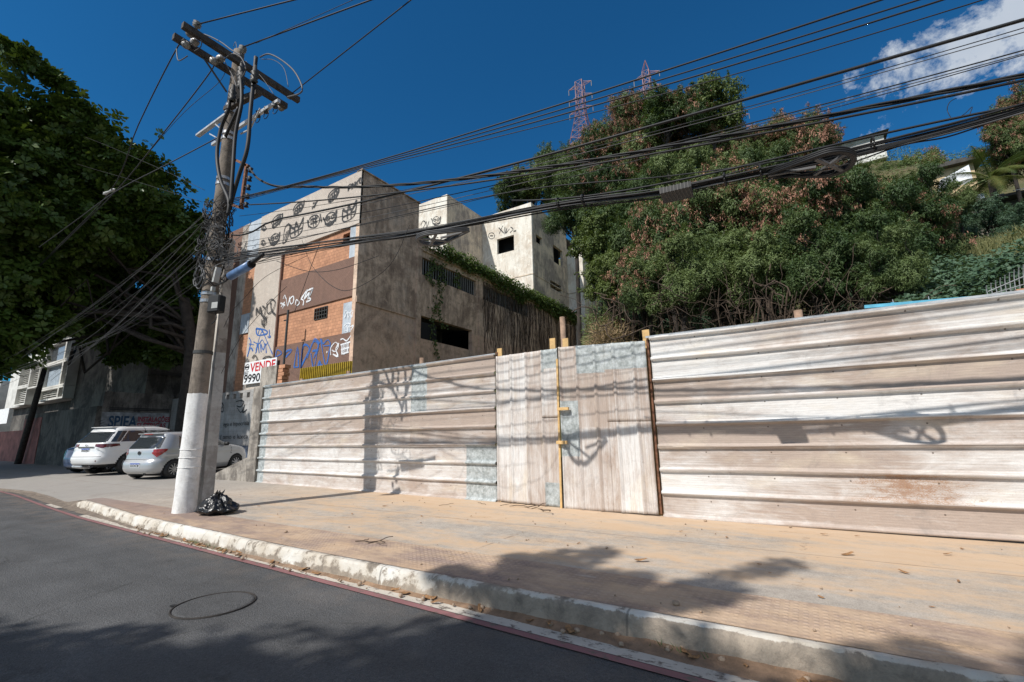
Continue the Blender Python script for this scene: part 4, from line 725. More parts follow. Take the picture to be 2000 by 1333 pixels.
# steel arms along the street
def arm(a, b_, w, h, m, y=4.36): A = P(*a, 'y', y); B_ = P(*b_, 'y', y); return MB().bar(A, B_, w, h).build('steel_arm', m, PL)
arm((386, 266), (450, 219), .09, .05, 'galvanised', 4.32); arm((415, 283), (545, 197), .06, .07, 'galvanised', 4.42); arm((441, 214), (507, 181), .10, .09, 'old_timber', 4.0)
for a, b_ in (((421, 243), (436, 256)), ((410, 262), (428, 272)), ((490, 250), (508, 212)), ((470, 262), (490, 252))): A = P(*a, 'y', 4.3); B_ = P(*b_, 'y', 4.3); MB().bar(A, B_, .025).build('arm_brace', 'galvanised', PL)
for px, py in ((504, 222), (520, 214), (538, 204)):
    A = P(px, py, 'y', 4.42); MB().lathe([(0, -.09), (.04, -.09), (.05, -.03), (.03, 0), (.05, .04), (.0, .06)], tuple(A), 10).build('fuse_cutout', 'dark_steel', PL, True)
    MB().tube([(A[0]+.02+.09*math.sin(t), A[1], A[2]-.14+.09*math.cos(t)) for t in np.linspace(0, 5.5, 12)], .008, 4).build('jumper', 'cable_black', PL)
def curve(pts, n=6):
    pts = np.asarray(pts, float)
    if len(pts) < 3: return np.linspace(pts[0], pts[1], n+1)
    t = np.linspace(0, len(pts)-1, (len(pts)-1)*n+1); i = np.clip(t.astype(int), 0, len(pts)-2); f = (t-i)[:, None]
    p0 = pts[np.maximum(i-1, 0)]; p1 = pts[i]; p2 = pts[i+1]; p3 = pts[np.minimum(i+2, len(pts)-1)]
    return .5*((2*p1)+(-p0+p2)*f+(2*p0-5*p1+4*p2-p3)*f**2+(-p0+3*p1-3*p2+p3)*f**3)
def pc(lst, y): return [tuple(P(a, b_, 'y', y)) for a, b_ in lst]
# cable risers with terminations
for lst, y, r_ in (([(449, 185), (446, 215), (432, 250), (424, 300), (430, 350), (447, 392), (445, 420)], 3.86, .036), ([(470, 150), (472, 200), (460, 262), (455, 330), (450, 398)], 3.82, .036), ([(500, 112), (495, 160), (489, 220), (483, 290), (466, 345), (450, 400)], 3.88, .038),
    ([(466, 210), (450, 245), (440, 268)], 3.84, .03)):
    MB().tube(curve(pc(lst, y), 5), r_, 8).build('cable_riser', 'cable_black', PL, True)
for px, py in ((454, 185), (471, 160), (497, 148), (471, 140)):
    A = P(px, py, 'y', 3.84); MB().lathe([(.04, -.16), (.075, -.12), (.04, -.09), (.075, -.04), (.04, 0), (.075, .05), (.04, .1), (.03, .22), (.0, .24)], tuple(A), 12).build('cable_termination', 'dark_steel', PL, True)
for lst, y, r_ in (([(508, 112), (525, 106), (550, 118), (575, 140), (590, 170), (585, 183), (562, 190)], 3.9, .014), ([(511, 116), (535, 118), (555, 135), (563, 170)], 3.95, .006), ([(376, 66), (400, 68), (430, 82), (452, 98), (470, 108)], 3.5, .014), ([(345, 96), (346, 110), (350, 119), (366, 110)], 3.1, .012), ([(437, 118), (452, 106), (470, 112), (480, 135), (472, 152)], 3.7, .012), ([(376, 66), (392, 78), (392, 92), (380, 100)], 3.3, .010), ([(456, 92), (460, 82), (463, 96)], 4.1, .006),
    ([(437, 118), (455, 150), (462, 170)], 3.8, .010), ([(480, 120), (510, 150), (535, 185)], 4.3, .006)):
    MB().tube(curve(pc(lst, y), 5), r_, 6).build('jumper', 'cable_grey', PL, True)
# rusty rack on the right of the pole
rk = MB(); A, B_ = P(482, 322, 'y', 4.2), P(471, 406, 'y', 4.2); rk.bar(A, B_, .05, .07); rk.bar(P(462, 314, 'y', 4.2), P(486, 325, 'y', 4.2), .05, .05); rk.bar(P(450, 400, 'y', 4.2), P(474, 407, 'y', 4.2), .05, .05); rk.build('cable_rack', 'rusty_iron', PL)
for k in range(5):
    A = P(490-2.2*k, 332+17*k, 'y', 4.2); MB().lathe([(0, -.06), (.045, -.05), (.025, -.01), (.045, .03), (0, .06)], tuple(A), 10).build('insulator', 'cable_black', PL, True); B_ = P(481-2.4*k, 330+17*k, 'y', 4.2); MB().bar(A, B_, .018).build('rack_pin', 'dark_steel', PL)
# meter box, tray, blue tube
mb_ = empty('meter_box', (PX+.26, 3.9, 3.9), 'small black meter box strapped to the side of the concrete pole', 'meter box'); A = P(423, 595, 'y', 3.88)
MB().box(A, (.26, .16, .32), (0, 0, .3), .02).build('housing', 'black_plastic', mb_); q = Euler((0, 0, .3)).to_matrix() @ Vector((.05, -.083, -.04)); MB().box(Vector(A)+q, (.13, .006, .11), (0, 0, .3)).build('dial_plate', 'grey_plastic', mb_)
MB().tube(curve([(A[0], A[1], A[2]-.15), (A[0]+.05, A[1], A[2]-.28), (A[0]-.1, A[1], A[2]-.35)], 5), .01, 5).build('cable_tail', 'cable_black', mb_)
tb_ = empty('cable_closure', (-8.6, 4.1, 4.45), 'blue plastic tube closure slung beside the pole, pointing up to the right', 'cable closure'); A, B_ = P(450, 540, 'y', 4.0), P(490, 517, 'y', 4.0)
MB().tube([A, lerp(A, B_, .5), B_], .075, 14).build('tube', 'blue_plastic', tb_, True); MB().tube([B_, lerp(A, B_, 1.06)], .07, 12).build('open_end', 'dark_void', tb_)
MB().tube(curve(pc([(488, 517), (500, 508), (514, 497)], 4.0), 5), .035, 8).build('cable_tail', 'cable_black', tb_, True); MB().tube(curve(pc([(450, 541), (440, 550), (425, 556)], 4.0), 5), .014, 6).build('cable_tail', 'cable_black', tb_)
jb = empty('junction_box', (-9.2, 3.9, 4.5), 'slim pale junction box tied upright on the concrete pole', 'junction box'); A, B_ = P(427, 523, 'y', 3.84), P(420, 552, 'y', 3.84); MB().bar(A, B_, .09, .06).build('housing', 'grey_plastic', jb); MB().box(P(416, 565, 'y', 3.86), (.06, .06, .08)).build('cable_gland', 'grey_plastic', jb)
# second pole: flat precast post
P2 = empty('concrete_post', (-9.08, 4.42, 0), 'slimmer flat precast concrete post standing right behind the round pole, painted white below', 'post')
def tap(x0, y0, z0, x1, y1, z1, w0, w1, d0, d1): return [(x0-w0, y0-d0, z0), (x0+w0, y0-d0, z0), (x0+w0, y0+d0, z0), (x0-w0, y0+d0, z0), (x1-w1, y1-d1, z1), (x1+w1, y1-d1, z1), (x1+w1, y1+d1, z1), (x1-w1, y1+d1, z1)]
FQ = [(0, 1, 5, 4), (1, 2, 6, 5), (2, 3, 7, 6), (3, 0, 4, 7), (4, 5, 6, 7), (0, 3, 2, 1)]
qx_ = [float(P(a, b_, 'y', 4.42)[0]) for a, b_ in ((399, 1000), (423, 733), (440, 540))]
MB().add(tap(qx_[0], 4.42, 0, qx_[1], 4.42, 3.1, .088, .082, .10, .09), FQ).build('painted_foot', 'post_grey', P2); MB().add(tap(qx_[1], 4.42, 3.1, qx_[2], 4.42, 5.5, .082, .075, .09, .08), FQ).build('shaft', 'front_render', P2)

# ------------------------------------------------------------------ overhead lines (each span its own object)
def fitwire(pts, x0, x1, n=44, deg=2):
    pts = np.array(pts); px_ = pts[:, 0]; cz = np.polyfit(px_, pts[:, 2], min(deg, len(pts)-1)); cy = np.polyfit(px_, pts[:, 1], 1); X = np.linspace(x0, x1, n)
    return np.stack([X, np.polyval(cy, X), np.polyval(cz, X)], 1)
def wire(path, r_, label, group, m='cable_black', cat='cable', name='overhead_cable', n=5, twist=0, par=None):
    path = np.asarray(path); mb = MB()
    if twist:
        t = np.linspace(0, 1, len(path))*np.linalg.norm(np.diff(path, axis=0), axis=1).sum()
        for k in range(3):
            a = t*twist+k*2.094; q = path.copy(); q[:, 1] += r_*.9*np.cos(a); q[:, 2] += r_*.9*np.sin(a); mb.tube(q, r_*.72, n)
    else: mb.tube(path, r_, n)
    o = mb.build(name, m, None, True, origin=tuple(path[0])); return tag(o, label, cat, group)
GL = 'overhead lines running right from the pole'
def yb(px): return float(np.interp(px, [430, 860, 1320, 1600, 2000], [4.15, 4.46, 4.74, 4.86, 5.0]))
# four low-voltage conductors
for k, (a, b_, r_) in enumerate((((1740, 0), (1100, 200), .010), ((1815, 0), (1100, 211), .008), ((1862, 0), (1100, 221), .009), ((1942, 0), (1100, 232), .006))):
    st = [(486, 384), (484, 387), (482, 390), (480, 394)][k]; md = [(890, 264), (890, 270), (890, 276), (890, 284)][k]
    pts = [P(*q, 'y', yb(q[0])-.12+.10*k) for q in (a, b_, md, (640, 341+2*k), st)]
    wire(fitwire(pts, pts[-1][0]-.6, 11, 50, 3), r_, ['topmost and thickest of the four parallel lines leaving the rack to the upper right', 'second from the top of the four parallel lines from the rack', 'third from the top of the four parallel lines from the rack', 'lowest and thinnest of the four parallel lines from the rack'][k], GL, name='power_line', cat='power line')
# thick single cable
pts = [P(522, 435, 'y', yb(522)), P(551, 426, 'y', yb(551)), P(660, 405, 'y', yb(660)), P(760, 380, 'y', yb(760)), P(1000, 317, 'y', yb(1000)), P(1252, 252, 'y', yb(1252)), P(1504, 180, 'y', yb(1504)), P(2000, 45, 'y', yb(2000))]
body = fitwire(pts, pts[1][0], 11, 60, 3); st = curve([P(452, 459, 'y', yb(452)), P(468, 460, 'y', yb(468)), P(493, 453, 'y', yb(493)), P(522, 435, 'y', yb(522))], 4)[:-1]
wire(np.concatenate([st, body]),   .016, 'thick single black cable curving off the pole and crossing the middle of the sky', GL)
# twisted thick service cable
pts = [P(594, 366, 'y', yb(594)), P(708, 365, 'y', yb(708)), P(1000, 335, 'y', yb(1000)), P(1300, 283, 'y', yb(1300)), P(1600, 234, 'y', yb(1600)), P(2000, 150, 'y', yb(2000))]
body = fitwire(pts, pts[0][0], 11, 300, 3); wire(np.concatenate([curve([P(488, 330, 'y', yb(488)), P(505, 350, 'y', yb(505)), P(540, 364, 'y', yb(540)), P(594, 366, 'y', yb(594))], 6)[:-1], body]),   .015, 'thick twisted aerial cable strung from the rack across the hillside trees', GL, m='cable_black', twist=4.2)
pts = [P(1000, 345, 'y', yb(1000)), P(1300, 293, 'y', yb(1300)), P(1600, 243, 'y', yb(1600)), P(2000, 158, 'y', yb(2000)), P(700, 386, 'y', yb(700))]
wire(fitwire(pts, P(500, 402, 'y', yb(500))[0], 11, 60), .012, 'plain cable running just under the thick twisted one', GL)
# thin pairs
thin = [((2000, 61), (1600, 168), (1000, 322), (500, 420)), ((2000, 70), (1600, 173), (1000, 330), (500, 440)), ((2000, 107), (1600, 200), (1000, 352), (500, 452)), ((2000, 113), (1600, 206), (1000, 360), (500, 470)), ((2000, 116), (1600, 213), (1000, 372), (500, 480))]
for k, q in enumerate(thin):
    pts = [P(a, b_, 'y', yb(a)+.12) for a, b_ in q]; wire(fitwire(pts, pts[-1][0]-.5, 11, 40), .005 if k != 2 else .007, ['uppermost hair-thin grey wire crossing below the thick single cable', 'second hair-thin wire below the thick single cable', 'middle and boldest of the five thin wires over the treetops', 'fourth hair-thin wire down over the treetops', 'lowest hair-thin wire just above the twisted cable'][k], 'thin telephone wires', 'cable_grey' if k % 2 else 'cable_black', 'wire', 'telephone_wire', 4)
# sagging communications bundle
def BP(px, py, dy=0): return P(px, py, 'y', yb(px)+dy)
cl = [(430, 512), (500, 500), (600, 484), (700, 468), (820, 450), (940, 428), (1035, 408), (1140, 391), (1285, 378), (1400, 356), (1500, 336), (1600, 318), (1700, 293), (1800, 270), (1900, 246), (2000, 217)]
cp = np.array([BP(a, b_) for a, b_ in cl]); xs_ = np.concatenate([np.linspace(cp[0][0], cp[-1][0], 90), np.linspace(cp[-1][0]+.3, 10, 14)])
cy_ = np.interp(xs_, np.append(cp[:, 0], 10), np.append(cp[:, 1], 6.2)); cz_ = np.interp(xs_, np.append(cp[:, 0], 10), np.append(cp[:, 2], cp[-1][2]+.25))
cz_ = np.convolve(np.pad(cz_, 3, 'edge'), np.ones(7)/7, 'valid')
POSW = ['uppermost', 'upper front', 'upper rear', 'inner', 'middle front', 'middle rear', 'lower front', 'lower rear', 'lowest']
for k in range(19):
    r1 = random.Random(k); oy, oz = r1.uniform(-.05, .05), r1.uniform(-.032, .032); ph, fr_q, am = r1.uniform(0, 6), r1.uniform(.5, 1.5), r1.uniform(.006, .030)
    spread = 1+2.4*np.clip((-4.5-xs_)/4.5, 0, 1); p_ = np.stack([xs_, cy_+oy*spread+am*np.sin(xs_*fr_q+ph), cz_+oz*spread+am*.9*np.cos(xs_*fr_q*1.2+ph)-(.09*r1.random()*np.sin(np.clip((xs_+9)/9, 0, 1)*math.pi))], 1)
    wire(p_, r1.choice((.004, .005, .007, .010)), 'black strand of the sagging bundle of communication cables over the fence', 'strands of the sagging communication bundle', 'cable_black' if k % 4 else 'cable_grey')
up2 = [[(455, 498), (700, 440), (1000, 375), (1300, 345), (1500, 318), (1620, 297)], [(470, 520), (700, 470), (900, 440), (1100, 398), (1300, 372), (1500, 318)], [(1500, 352), (1640, 325), (1760, 285), (1850, 268), (1940, 238)]]
for k, q in enumerate(up2):
    pts = [BP(a, b_) for a, b_ in q]; wire(curve(pts, 8), .007, ['upper stray strand parting from the bundle over the gate', 'stray strand running level with the top of the cable bundle', 'slack strand looping below the bundle at the right of the sky'][k], GL)
pts = [BP(*q) for q in ((1000, 392), (1200, 377), (1400, 334), (1600, 291), (1724, 263), (1880, 228), (2000, 205))]; wire(fitwire(pts, pts[0][0], 9, 50, 3), .011, 'taut smooth cable running along above the bundle and the coils', GL)
for k, (px, py) in enumerate(((1143, 391), (1420, 350), (1095, 397), (1490, 336), (1710, 282))):
    A = BP(px, py); tag(MB().tube([(A[0]-.02, A[1]+.085*math.cos(a), A[2]+.06*math.sin(a)) for a in np.linspace(0, 6.28, 13)], .009, 5).build('cable_tie', 'cable_black', origin=tuple(A)), 'black cable tie round the sagging cable bundle', 'cable tie', 'cable ties on the bundle')
def coil(label, c, T, r_, grey):
    c, T = Vector(c), Vector(T); e = empty('cable_coil', tuple(c), label, 'cable coil', 'slack cable coils hung on the bundle'); e1 = (T-c).normalized(); L = (T-c).length; e2 = Vector((-e1.y, e1.x, .10)).normalized(); nn = e1.cross(e2); m = MB()
    for k in range(9):
        rr = r_+.013*(k % 3); dz_ = nn*(.020*(k//3-1)); a0 = math.acos(min(.9, rr/L)); a = np.linspace(a0, 2*math.pi-a0, 24)
        m.tube(np.array([tuple(T+dz_+e2*.02)]+[tuple(c+dz_+e1*(rr*math.cos(t))+e2*(rr*math.sin(t))) for t in a]+[tuple(T+dz_-e2*.02)]), .011, 6)
    m.build('coiled_cable', grey, e, True); f = MB()
    for a in (.9, 2.3): f.bar(c+e1*(-r_*math.cos(a))-e2*(r_*math.sin(a))-nn*.02, c+e1*(r_*math.cos(a))+e2*(r_*math.sin(a))-nn*.02, .035, .02)
    f.bar(c+e1*r_*.6-nn*.02, T-nn*.02, .03, .02); f.build('storage_bracket', 'cable_grey', e)
cA = BP(852, 456); cB = BP(915, 443); coil('slack cable coil hung in front of the middle block, left one of the two', (cA[0], cA[1]-.06, cA[2]-.10), (cB[0], cB[1], cB[2]-.04), .20, 'cable_grey')
cA = BP(1618, 318); cB = BP(1500, 340); coil('long slack cable coil hung against the treetops under the small roofed house', (cA[0], cA[1]-.05, cA[2]-.03), (cB[0], cB[1], cB[2]), .17, 'cable_black')
A, B_ = BP(1292, 384), BP(1352, 370); bx = empty('splice_box', tuple(A), 'black ribbed splice box hanging on the cable bundle over the gate', 'splice box')
MB().bar((A[0], A[1], A[2]), (B_[0], B_[1], B_[2]), .25, .06).build('housing', 'black_plastic', bx)
rb = MB()
for k in range(9): q = lerp(np.array(A), np.array(B_), (k+.5)/9); rb.box((q[0], q[1], q[2]), (.008, .258, .068))
rb.build('ribs', 'dark_steel', bx)
for k, lst in enumerate(([(1858, 232), (1850, 215), (1855, 200), (1868, 192)], [(1872, 230), (1885, 222), (1899, 209), (1893, 226)])):
    tag(MB().tube(curve([tuple(BP(*q)) for q in lst], 5), .003, 4).build('wire_end', 'cable_black', origin=tuple(BP(*lst[0]))), ['thin curled wire end sticking up from the bundle against the cloud', 'kinked wire end sticking up right of the curled one'][k], 'wire end')
# high-voltage conductors
def zline(a, za, b_, zb, x1, r_, lab, extra=None):
    A, B_ = P(*a, 'z', za), P(*b_, 'z', zb); d_ = (B_-A)/(B_[0]-A[0]); X = np.linspace(0, x1-A[0], 30); pts = [A+d_*x+np.array([0, 0, .0]) for x in X]; wire(pts, r_, lab, 'high-voltage conductors on the crossarms', name='power_line', cat='power line')
zline((385, 48), 9.55, (575, 0), 9.5, 12, .014, 'high-voltage line leaving the left crossarm end toward the top of the picture')
zline((475, 92), 9.75, (725, 0), 9.6, 12, .015, 'high-voltage line leaving the pole head toward the top of the picture'); zline((500, 85), 9.7, (690, 0), 9.6, 12, .006, 'thin line beside the one leaving the pole head')
zline((566, 186), 9.45, (803, 0), 9.4, 12, .012, 'high-voltage line leaving the right crossarm end toward the top of the picture')
for q, lab in (([(347, 92, 9.35), (270, 245, 9.1), (215, 375, 8.9), (108, 487, 8.7)], 'leftmost high-voltage line dropping away from the crossarm across the tree'), ([(410, 142, 9.3), (335, 240, 9.1), (228, 372, 8.9), (115, 484, 8.75)], 'middle high-voltage line dropping away from the crossarm across the tree'), ([(433, 155, 9.3), (345, 235, 9.1), (222, 378, 8.9), (120, 476, 8.7)], 'thin line beside the middle high-voltage line on the left'), ([(432, 266, 8.1), (320, 325, 8.0), (227, 374, 7.95), (150, 430, 7.9)], 'lower line sloping left from the steel arm across the tree')):
    pts = [P(a, b_, 'z', c_) for a, b_, c_ in q]; d_ = pts[-1]-pts[-2]; pts.append(pts[-1]+d_*1.2); i_ = {'left': 3, 'midd': 6, 'thin': 7}.get(lab[:4]); pts = ([INS[i_]] if i_ else [])+pts; wire(curve(pts, 6), .013 if 'thin' not in lab else .006, lab, 'high-voltage conductors on the crossarms', name='power_line', cat='power line')
MB().lathe([(0, -.3), (.05, -.2), (.03, 0), (.05, .2), (0, .3)], tuple(P(213, 375, 'z', 8.9)), 8, (1, .2, .1)).build('line_spacer', 'grey_plastic'); o = bpy.data.objects['line_spacer']; tag(o, 'pale spacer clamped on the lines left of the pole against the tree', 'line spacer')
# left-going telephone bundle
LG = [[(405, 412), (330, 480), (250, 542), (160, 610), (80, 662)], [(402, 418), (320, 490), (240, 555), (150, 620), (85, 668)], [(408, 430), (330, 500), (230, 580), (150, 628), (60, 676)], [(405, 445), (320, 530), (240, 590), (190, 625), (140, 655)], [(402, 470), (330, 540), (280, 585), (225, 640), (150, 702)],
      [(404, 488), (340, 545), (300, 580), (250, 635), (190, 672)], [(400, 500), (335, 560), (260, 625), (190, 665), (100, 700)], [(402, 508), (350, 545), (280, 605), (200, 662), (145, 700)], [(398, 540), (330, 585), (240, 640), (150, 678), (60, 712)], [(396, 545), (335, 590), (250, 642), (180, 668), (90, 698)], [(405, 425), (300, 540), (200, 640), (120, 690), (40, 720)], [(410, 455), (300, 560), (210, 650), (140, 705), (100, 735)], [(404, 432), (345, 462), (280, 520), (200, 590), (110, 650)], [(400, 480), (310, 560), (205, 655), (150, 690), (60, 730)]]
for k, q in enumerate(LG):
    pts = [P(a, b_, 'y', 4.0+.04*k) for a, b_ in q]; d_ = pts[-1]-pts[-2]; pts.append(pts[-1]+d_*.8); wire(curve(pts, 6), (.004, .006, .003)[k % 3], 'slack grey telephone wire running left from the pole past the tree', 'telephone wires running left from the pole', 'cable_grey', 'wire', 'telephone_wire', 4)
for k, q in enumerate(([(0, 210), (150, 262), (290, 320), (400, 372)], [(0, 262), (120, 310), (250, 350), (395, 395)])):
    pts = [P(a, b_, 'y', 5.2) for a, b_ in q]; wire(curve(pts, 6), .006, ['upper thin wire crossing in front of the big tree crown', 'lower thin wire crossing in front of the big tree crown'][k], 'thin wires across the big tree', 'cable_black', 'wire', 'telephone_wire', 4)
dr = [[(437, 640), (452, 610), (475, 585), (520, 540), (600, 500)], [(540, 510), (600, 530), (660, 527), (740, 500)], [(590, 470), (610, 520), (650, 560), (690, 565), (760, 520), (800, 440)], [(625, 475), (608, 520), (590, 570), (575, 610)], [(432, 730), (470, 660), (520, 600), (560, 560)]]
for k, q in enumerate(dr):
    pts = [P(a, b_, 'y', 4.3) for a, b_ in q]; wire(curve(pts, 8), .005, 'thin drop wire looping down across the building front beside the pole', 'drop wires across the building front', 'cable_black', 'wire', 'telephone_wire', 4)
# tangle wrapped round the pole
tg = MB(); r1 = random.Random(5)
for k in range(46):
    z0 = r1.uniform(4.35, 6.1); a0 = r1.uniform(0, 6.28); tl = r1.uniform(-.35, .35); rr = rad(5)+.03+r1.uniform(0, .13); n_ = 16; sp_ = r1.uniform(2.2, 7)
    tg.tube([(PX+(rr+.07*math.sin(t*2+a0))*math.cos(a0+t*sp_/6.28), PY+(rr)*math.sin(a0+t*sp_/6.28)-.02, z0+tl*math.sin(t)+.10*math.sin(t*3+a0)) for t in np.linspace(0, 6.28, n_)], r1.choice((.005, .007, .010)), 4)
tg.build('cable_tangle', 'cable_black', PL, True); tg = MB()
for k in range(26):
    c = P(r1.gauss(424, 14), r1.gauss(470, 42), 'y', 3.85); rr = r1.uniform(.08, .26); a0 = r1.uniform(0, 6.28); tlt = r1.uniform(-.6, .6)
    tg.tube([(c[0]+rr*math.cos(a0+t), c[1]+.12*math.sin(t), c[2]+rr*.7*math.sin(a0+t)+tlt*rr*math.cos(a0+t)) for t in np.linspace(0, r1.uniform(2.5, 6.2), 14)], r1.choice((.005, .007)), 4)
for px, py in ((386, 540), (391, 545), (389, 537)):
    c = P(px, py, 'y', 3.9); tg.tube([(c[0]+.16*math.cos(t), c[1], c[2]+.2*math.sin(t)) for t in np.linspace(0, 6.28, 18)], .012, 5)
tg.build('cable_tangle', 'cable_grey', PL, True)

# ------------------------------------------------------------------ rubbish bag
gbg = empty('rubbish_bag', (-8.72, 4.28, .18), 'tied black plastic rubbish bag slumped at the foot of the pole', 'rubbish bag'); V = []; nu, nv = 96, 48
for j in range(nv+1):
    t = j/nv; prof_r = (.02+.34*math.sin(math.pi*min(1, t*1.02)**.62)) if t < .86 else lerp(.10, .035, (t-.86)/.14)
    if t < .86: prof_r = .30*(math.sin(math.pi*(t/.86)**.55*.93)**.7)+.05*(1-t)
    zz = .31*t**1.05
    for i in range(nu):
        a = 2*math.pi*i/nu; ple = .09*t*math.sin(a*11+3*math.sin(a*2)+t*2); n1 = mnoise.fractal(Vector((math.cos(a)*2.2, math.sin(a)*2.2, t*3)), 1, 2, 4)
        ridge = 1-abs(mnoise.noise(Vector((math.cos(a)*4, math.sin(a)*4, t*3.5))))*2
        r_ = prof_r*(1+ple*.8+.16*n1+.03*ridge); V.append((-8.72+r_*math.cos(a)*1.02, 4.28+r_*math.sin(a)*.86, .185+max(0, zz+.03*n1*t*2+.005*ridge*t)))
Fq = [(j*nu+i, j*nu+(i+1) % nu, (j+1)*nu+(i+1) % nu, (j+1)*nu+i) for j in range(nv) for i in range(nu)]
m, g, b = newmat('bin_bag'); b.inputs['Base Color'].default_value = (.008, .008, .009, 1); b.inputs['Roughness'].default_value = .30; n = g.noise(g.obj(), 9, 3, .5, 1.6); g.put(b.inputs['Normal'], g.bump(n, .55, .03))
raw('bag_body', V, Fq, 'bin_bag', gbg, True); kn = MB()
for k in range(9):
    a = k*.7; L = .07+.05*((k*37) % 5)/5; d1 = (math.cos(a)*.07*(.4+(k % 3)*.5), math.sin(a)*.06, L); b0 = (-8.72+.0, 4.28, .47)
    kn.add([(b0[0]-.02, b0[1], b0[2]-.03), (b0[0]+.02, b0[1]+.01, b0[2]-.03), (b0[0]+d1[0]+.035, b0[1]+d1[1], b0[2]+d1[2]*.7), (b0[0]+d1[0], b0[1]+d1[1]+.02, b0[2]+d1[2]), (b0[0]+d1[0]-.03, b0[1]+d1[1], b0[2]+d1[2]*.5)], [(0, 1, 2, 3, 4)])
kn.build('tied_neck', 'bin_bag', gbg)
# ------------------------------------------------------------------ litter
def place_set(proto_fn, spots, name, label, cat, group):
    base = None
    for k, (x, y, s, a) in enumerate(spots):
        if base is None: base = o = proto_fn(); 
        else: o = base.copy(); scene.collection.objects.link(o)
        z = float(gz(x, y)) if y > kx(x)+.1 else .012
        o.location = (x, y, z+.010); o.scale = (s, s, s); o.rotation_euler = (random.uniform(-.2, .2), random.uniform(-.2, .2), a); tag(o, label, cat, group)
def leafp():
    n = 9; top = [(math.cos(math.pi*t)*.09, math.sin(math.pi*t)*.035*(1+.2*math.sin(t*9)), .012*math.sin(t*8)+.012) for t in np.linspace(0, 1, n)]; bot = [(x, -y*.9, z+.006) for x, y, z in top[1:-1]][::-1]
    o = raw('fallen_leaf', top+bot, [tuple(range(len(top)+len(bot)))], 'dead_leaf'); s_ = o.modifiers.new('t', 'SOLIDIFY'); s_.thickness = .002; return o
r1 = random.Random(11); sp_ = [(P(px, py, 'z', .19)[0], P(px, py, 'z', .19)[1], s, a) for px, py, s, a in ((752, 990, .9, 1), (1656, 1085, 1.1, .4), (1765, 1119, .8, 2.5), (1852, 1085, .7, .3), (1880, 1075, .5, 2), (1610, 1047, .7, .2), (1252, 1095, 1.2, .4), (1130, 1062, .5, 1), (1675, 1050, .5, .1), (1873, 1137, .5, 1.6), (1820, 1185, .4, .5), (1330, 1040, .5, .7), (1420, 1052, .6, 2))]
sp_ += [(r1.uniform(-12, 3), r1.uniform(3.8, 7.0), r1.uniform(.25, .6), r1.uniform(0, 6)) for _ in range(26)]
place_set(leafp, [(a, b_, c_*.62, d_) for a, b_, c_, d_ in sp_], 'fallen_leaf', 'dry brown leaf lying on the dusty pavement', 'leaf', 'dry leaves on the pavement')
sp_ = [(x, kx(x)-r1.uniform(.02, .12), r1.uniform(.3, .8), r1.uniform(0, 6)) for x in [r1.uniform(-9, 1) for _ in range(46)]]
place_set(leafp, sp_, 'fallen_leaf', 'dry brown leaf caught in the gutter under the kerb', 'leaf', 'dry leaves in the gutter')
def stonep():
    V = []; n = 8
    for j in range(5):
        for i in range(n): a = 6.283*i/n; t = math.pi*j/4; rr = .03*(1+.3*mnoise.noise(Vector((math.cos(a)*3, math.sin(a)*3, t)))); V.append((rr*math.sin(t)*math.cos(a), rr*math.sin(t)*math.sin(a)*.8, rr*.7*math.cos(t)+.008))
    return raw('stone', V, [(j*n+i, j*n+(i+1) % n, (j+1)*n+(i+1) % n, (j+1)*n+i) for j in range(4) for i in range(n)], 'stone', smooth=True)
sp_ = [(-.95, 3.72, 1.0, 0), (-6.1, 3.9, .8, 1), (-1.3, 7.0, .8, 0), (-.3, 7.05, .7, 1)]+[(r1.uniform(-9, 2), 3.6+3.5*r1.random()**1.4, r1.uniform(.15, .45), r1.uniform(0, 6)) for _ in range(70)]
place_set(stonep, sp_, 'stone', 'small pale stone on the dusty pavement', 'stone', 'small stones on the pavement')
sp_ = [(x, kx(x)-r1.uniform(.0, .16), r1.uniform(.3, .9), r1.uniform(0, 6)) for x in [r1.uniform(-10, 1.2) for _ in range(80)]]
place_set(stonep, sp_, 'stone', 'pebble of broken mortar lying in the gutter', 'stone', 'pebbles in the gutter')
def tw(): return MB().tube(curve([(-.22, 0, .008), (-.08, .03, .014), (.05, .0, .01), (.2, .05, .02), (.3, .02, .012)], 4), [.007]*17, 5).build('twig', 'twig')
place_set(tw, [(-4.1, 6.95, 1.1, -.5), (-3.75, 6.8, 1.3, -.8), (-4.3, 7.05, .9, .2), (-3.95, 7.0, .8, 1.2), (-4.6, 7.1, .6, .9), (-5.1, 7.0, .5, -.4), (-5.6, 6.6, .5, .6)], 'twig', 'dry twig lying in the dust before the gate', 'twig', 'twigs before the gate')
place_set(tw, [(-4.6, 4.0, .8, .2), (-4.5, 4.05, .7, 1.1), (-4.4, 4.0, .5, -.4), (-4.7, 4.08, .4, 2)], 'twig', 'dry twig of the small pile near the kerb', 'twig', 'twigs piled near the kerb')
# weeds at the kerb foot
gw_ = []
for x0, nn in ((-7.4, 60), (-7.0, 40), (-6.6, 40), (-8.3, 20), (-.9, 30)):
    for _ in range(nn):
        x = x0+r1.gauss(0, .10); y = kx(x)-.03-abs(r1.gauss(0, .03)); a = r1.uniform(0, 6.28); h = r1.uniform(.02, .07); wd = .006; lx_, ly_ = math.cos(a)*h*.7, math.sin(a)*h*.7; gw_.append(((x-wd, y, .005), (x+wd, y, .005), (x+lx_, y+ly_, h)))
V = np.array(gw_).reshape(-1, 3); tag(raw('weeds', V, np.arange(len(V)).reshape(-1, 3), 'leaf_feathery'), 'low green weeds sprouting at the foot of the white kerb', 'weeds', kind='stuff')
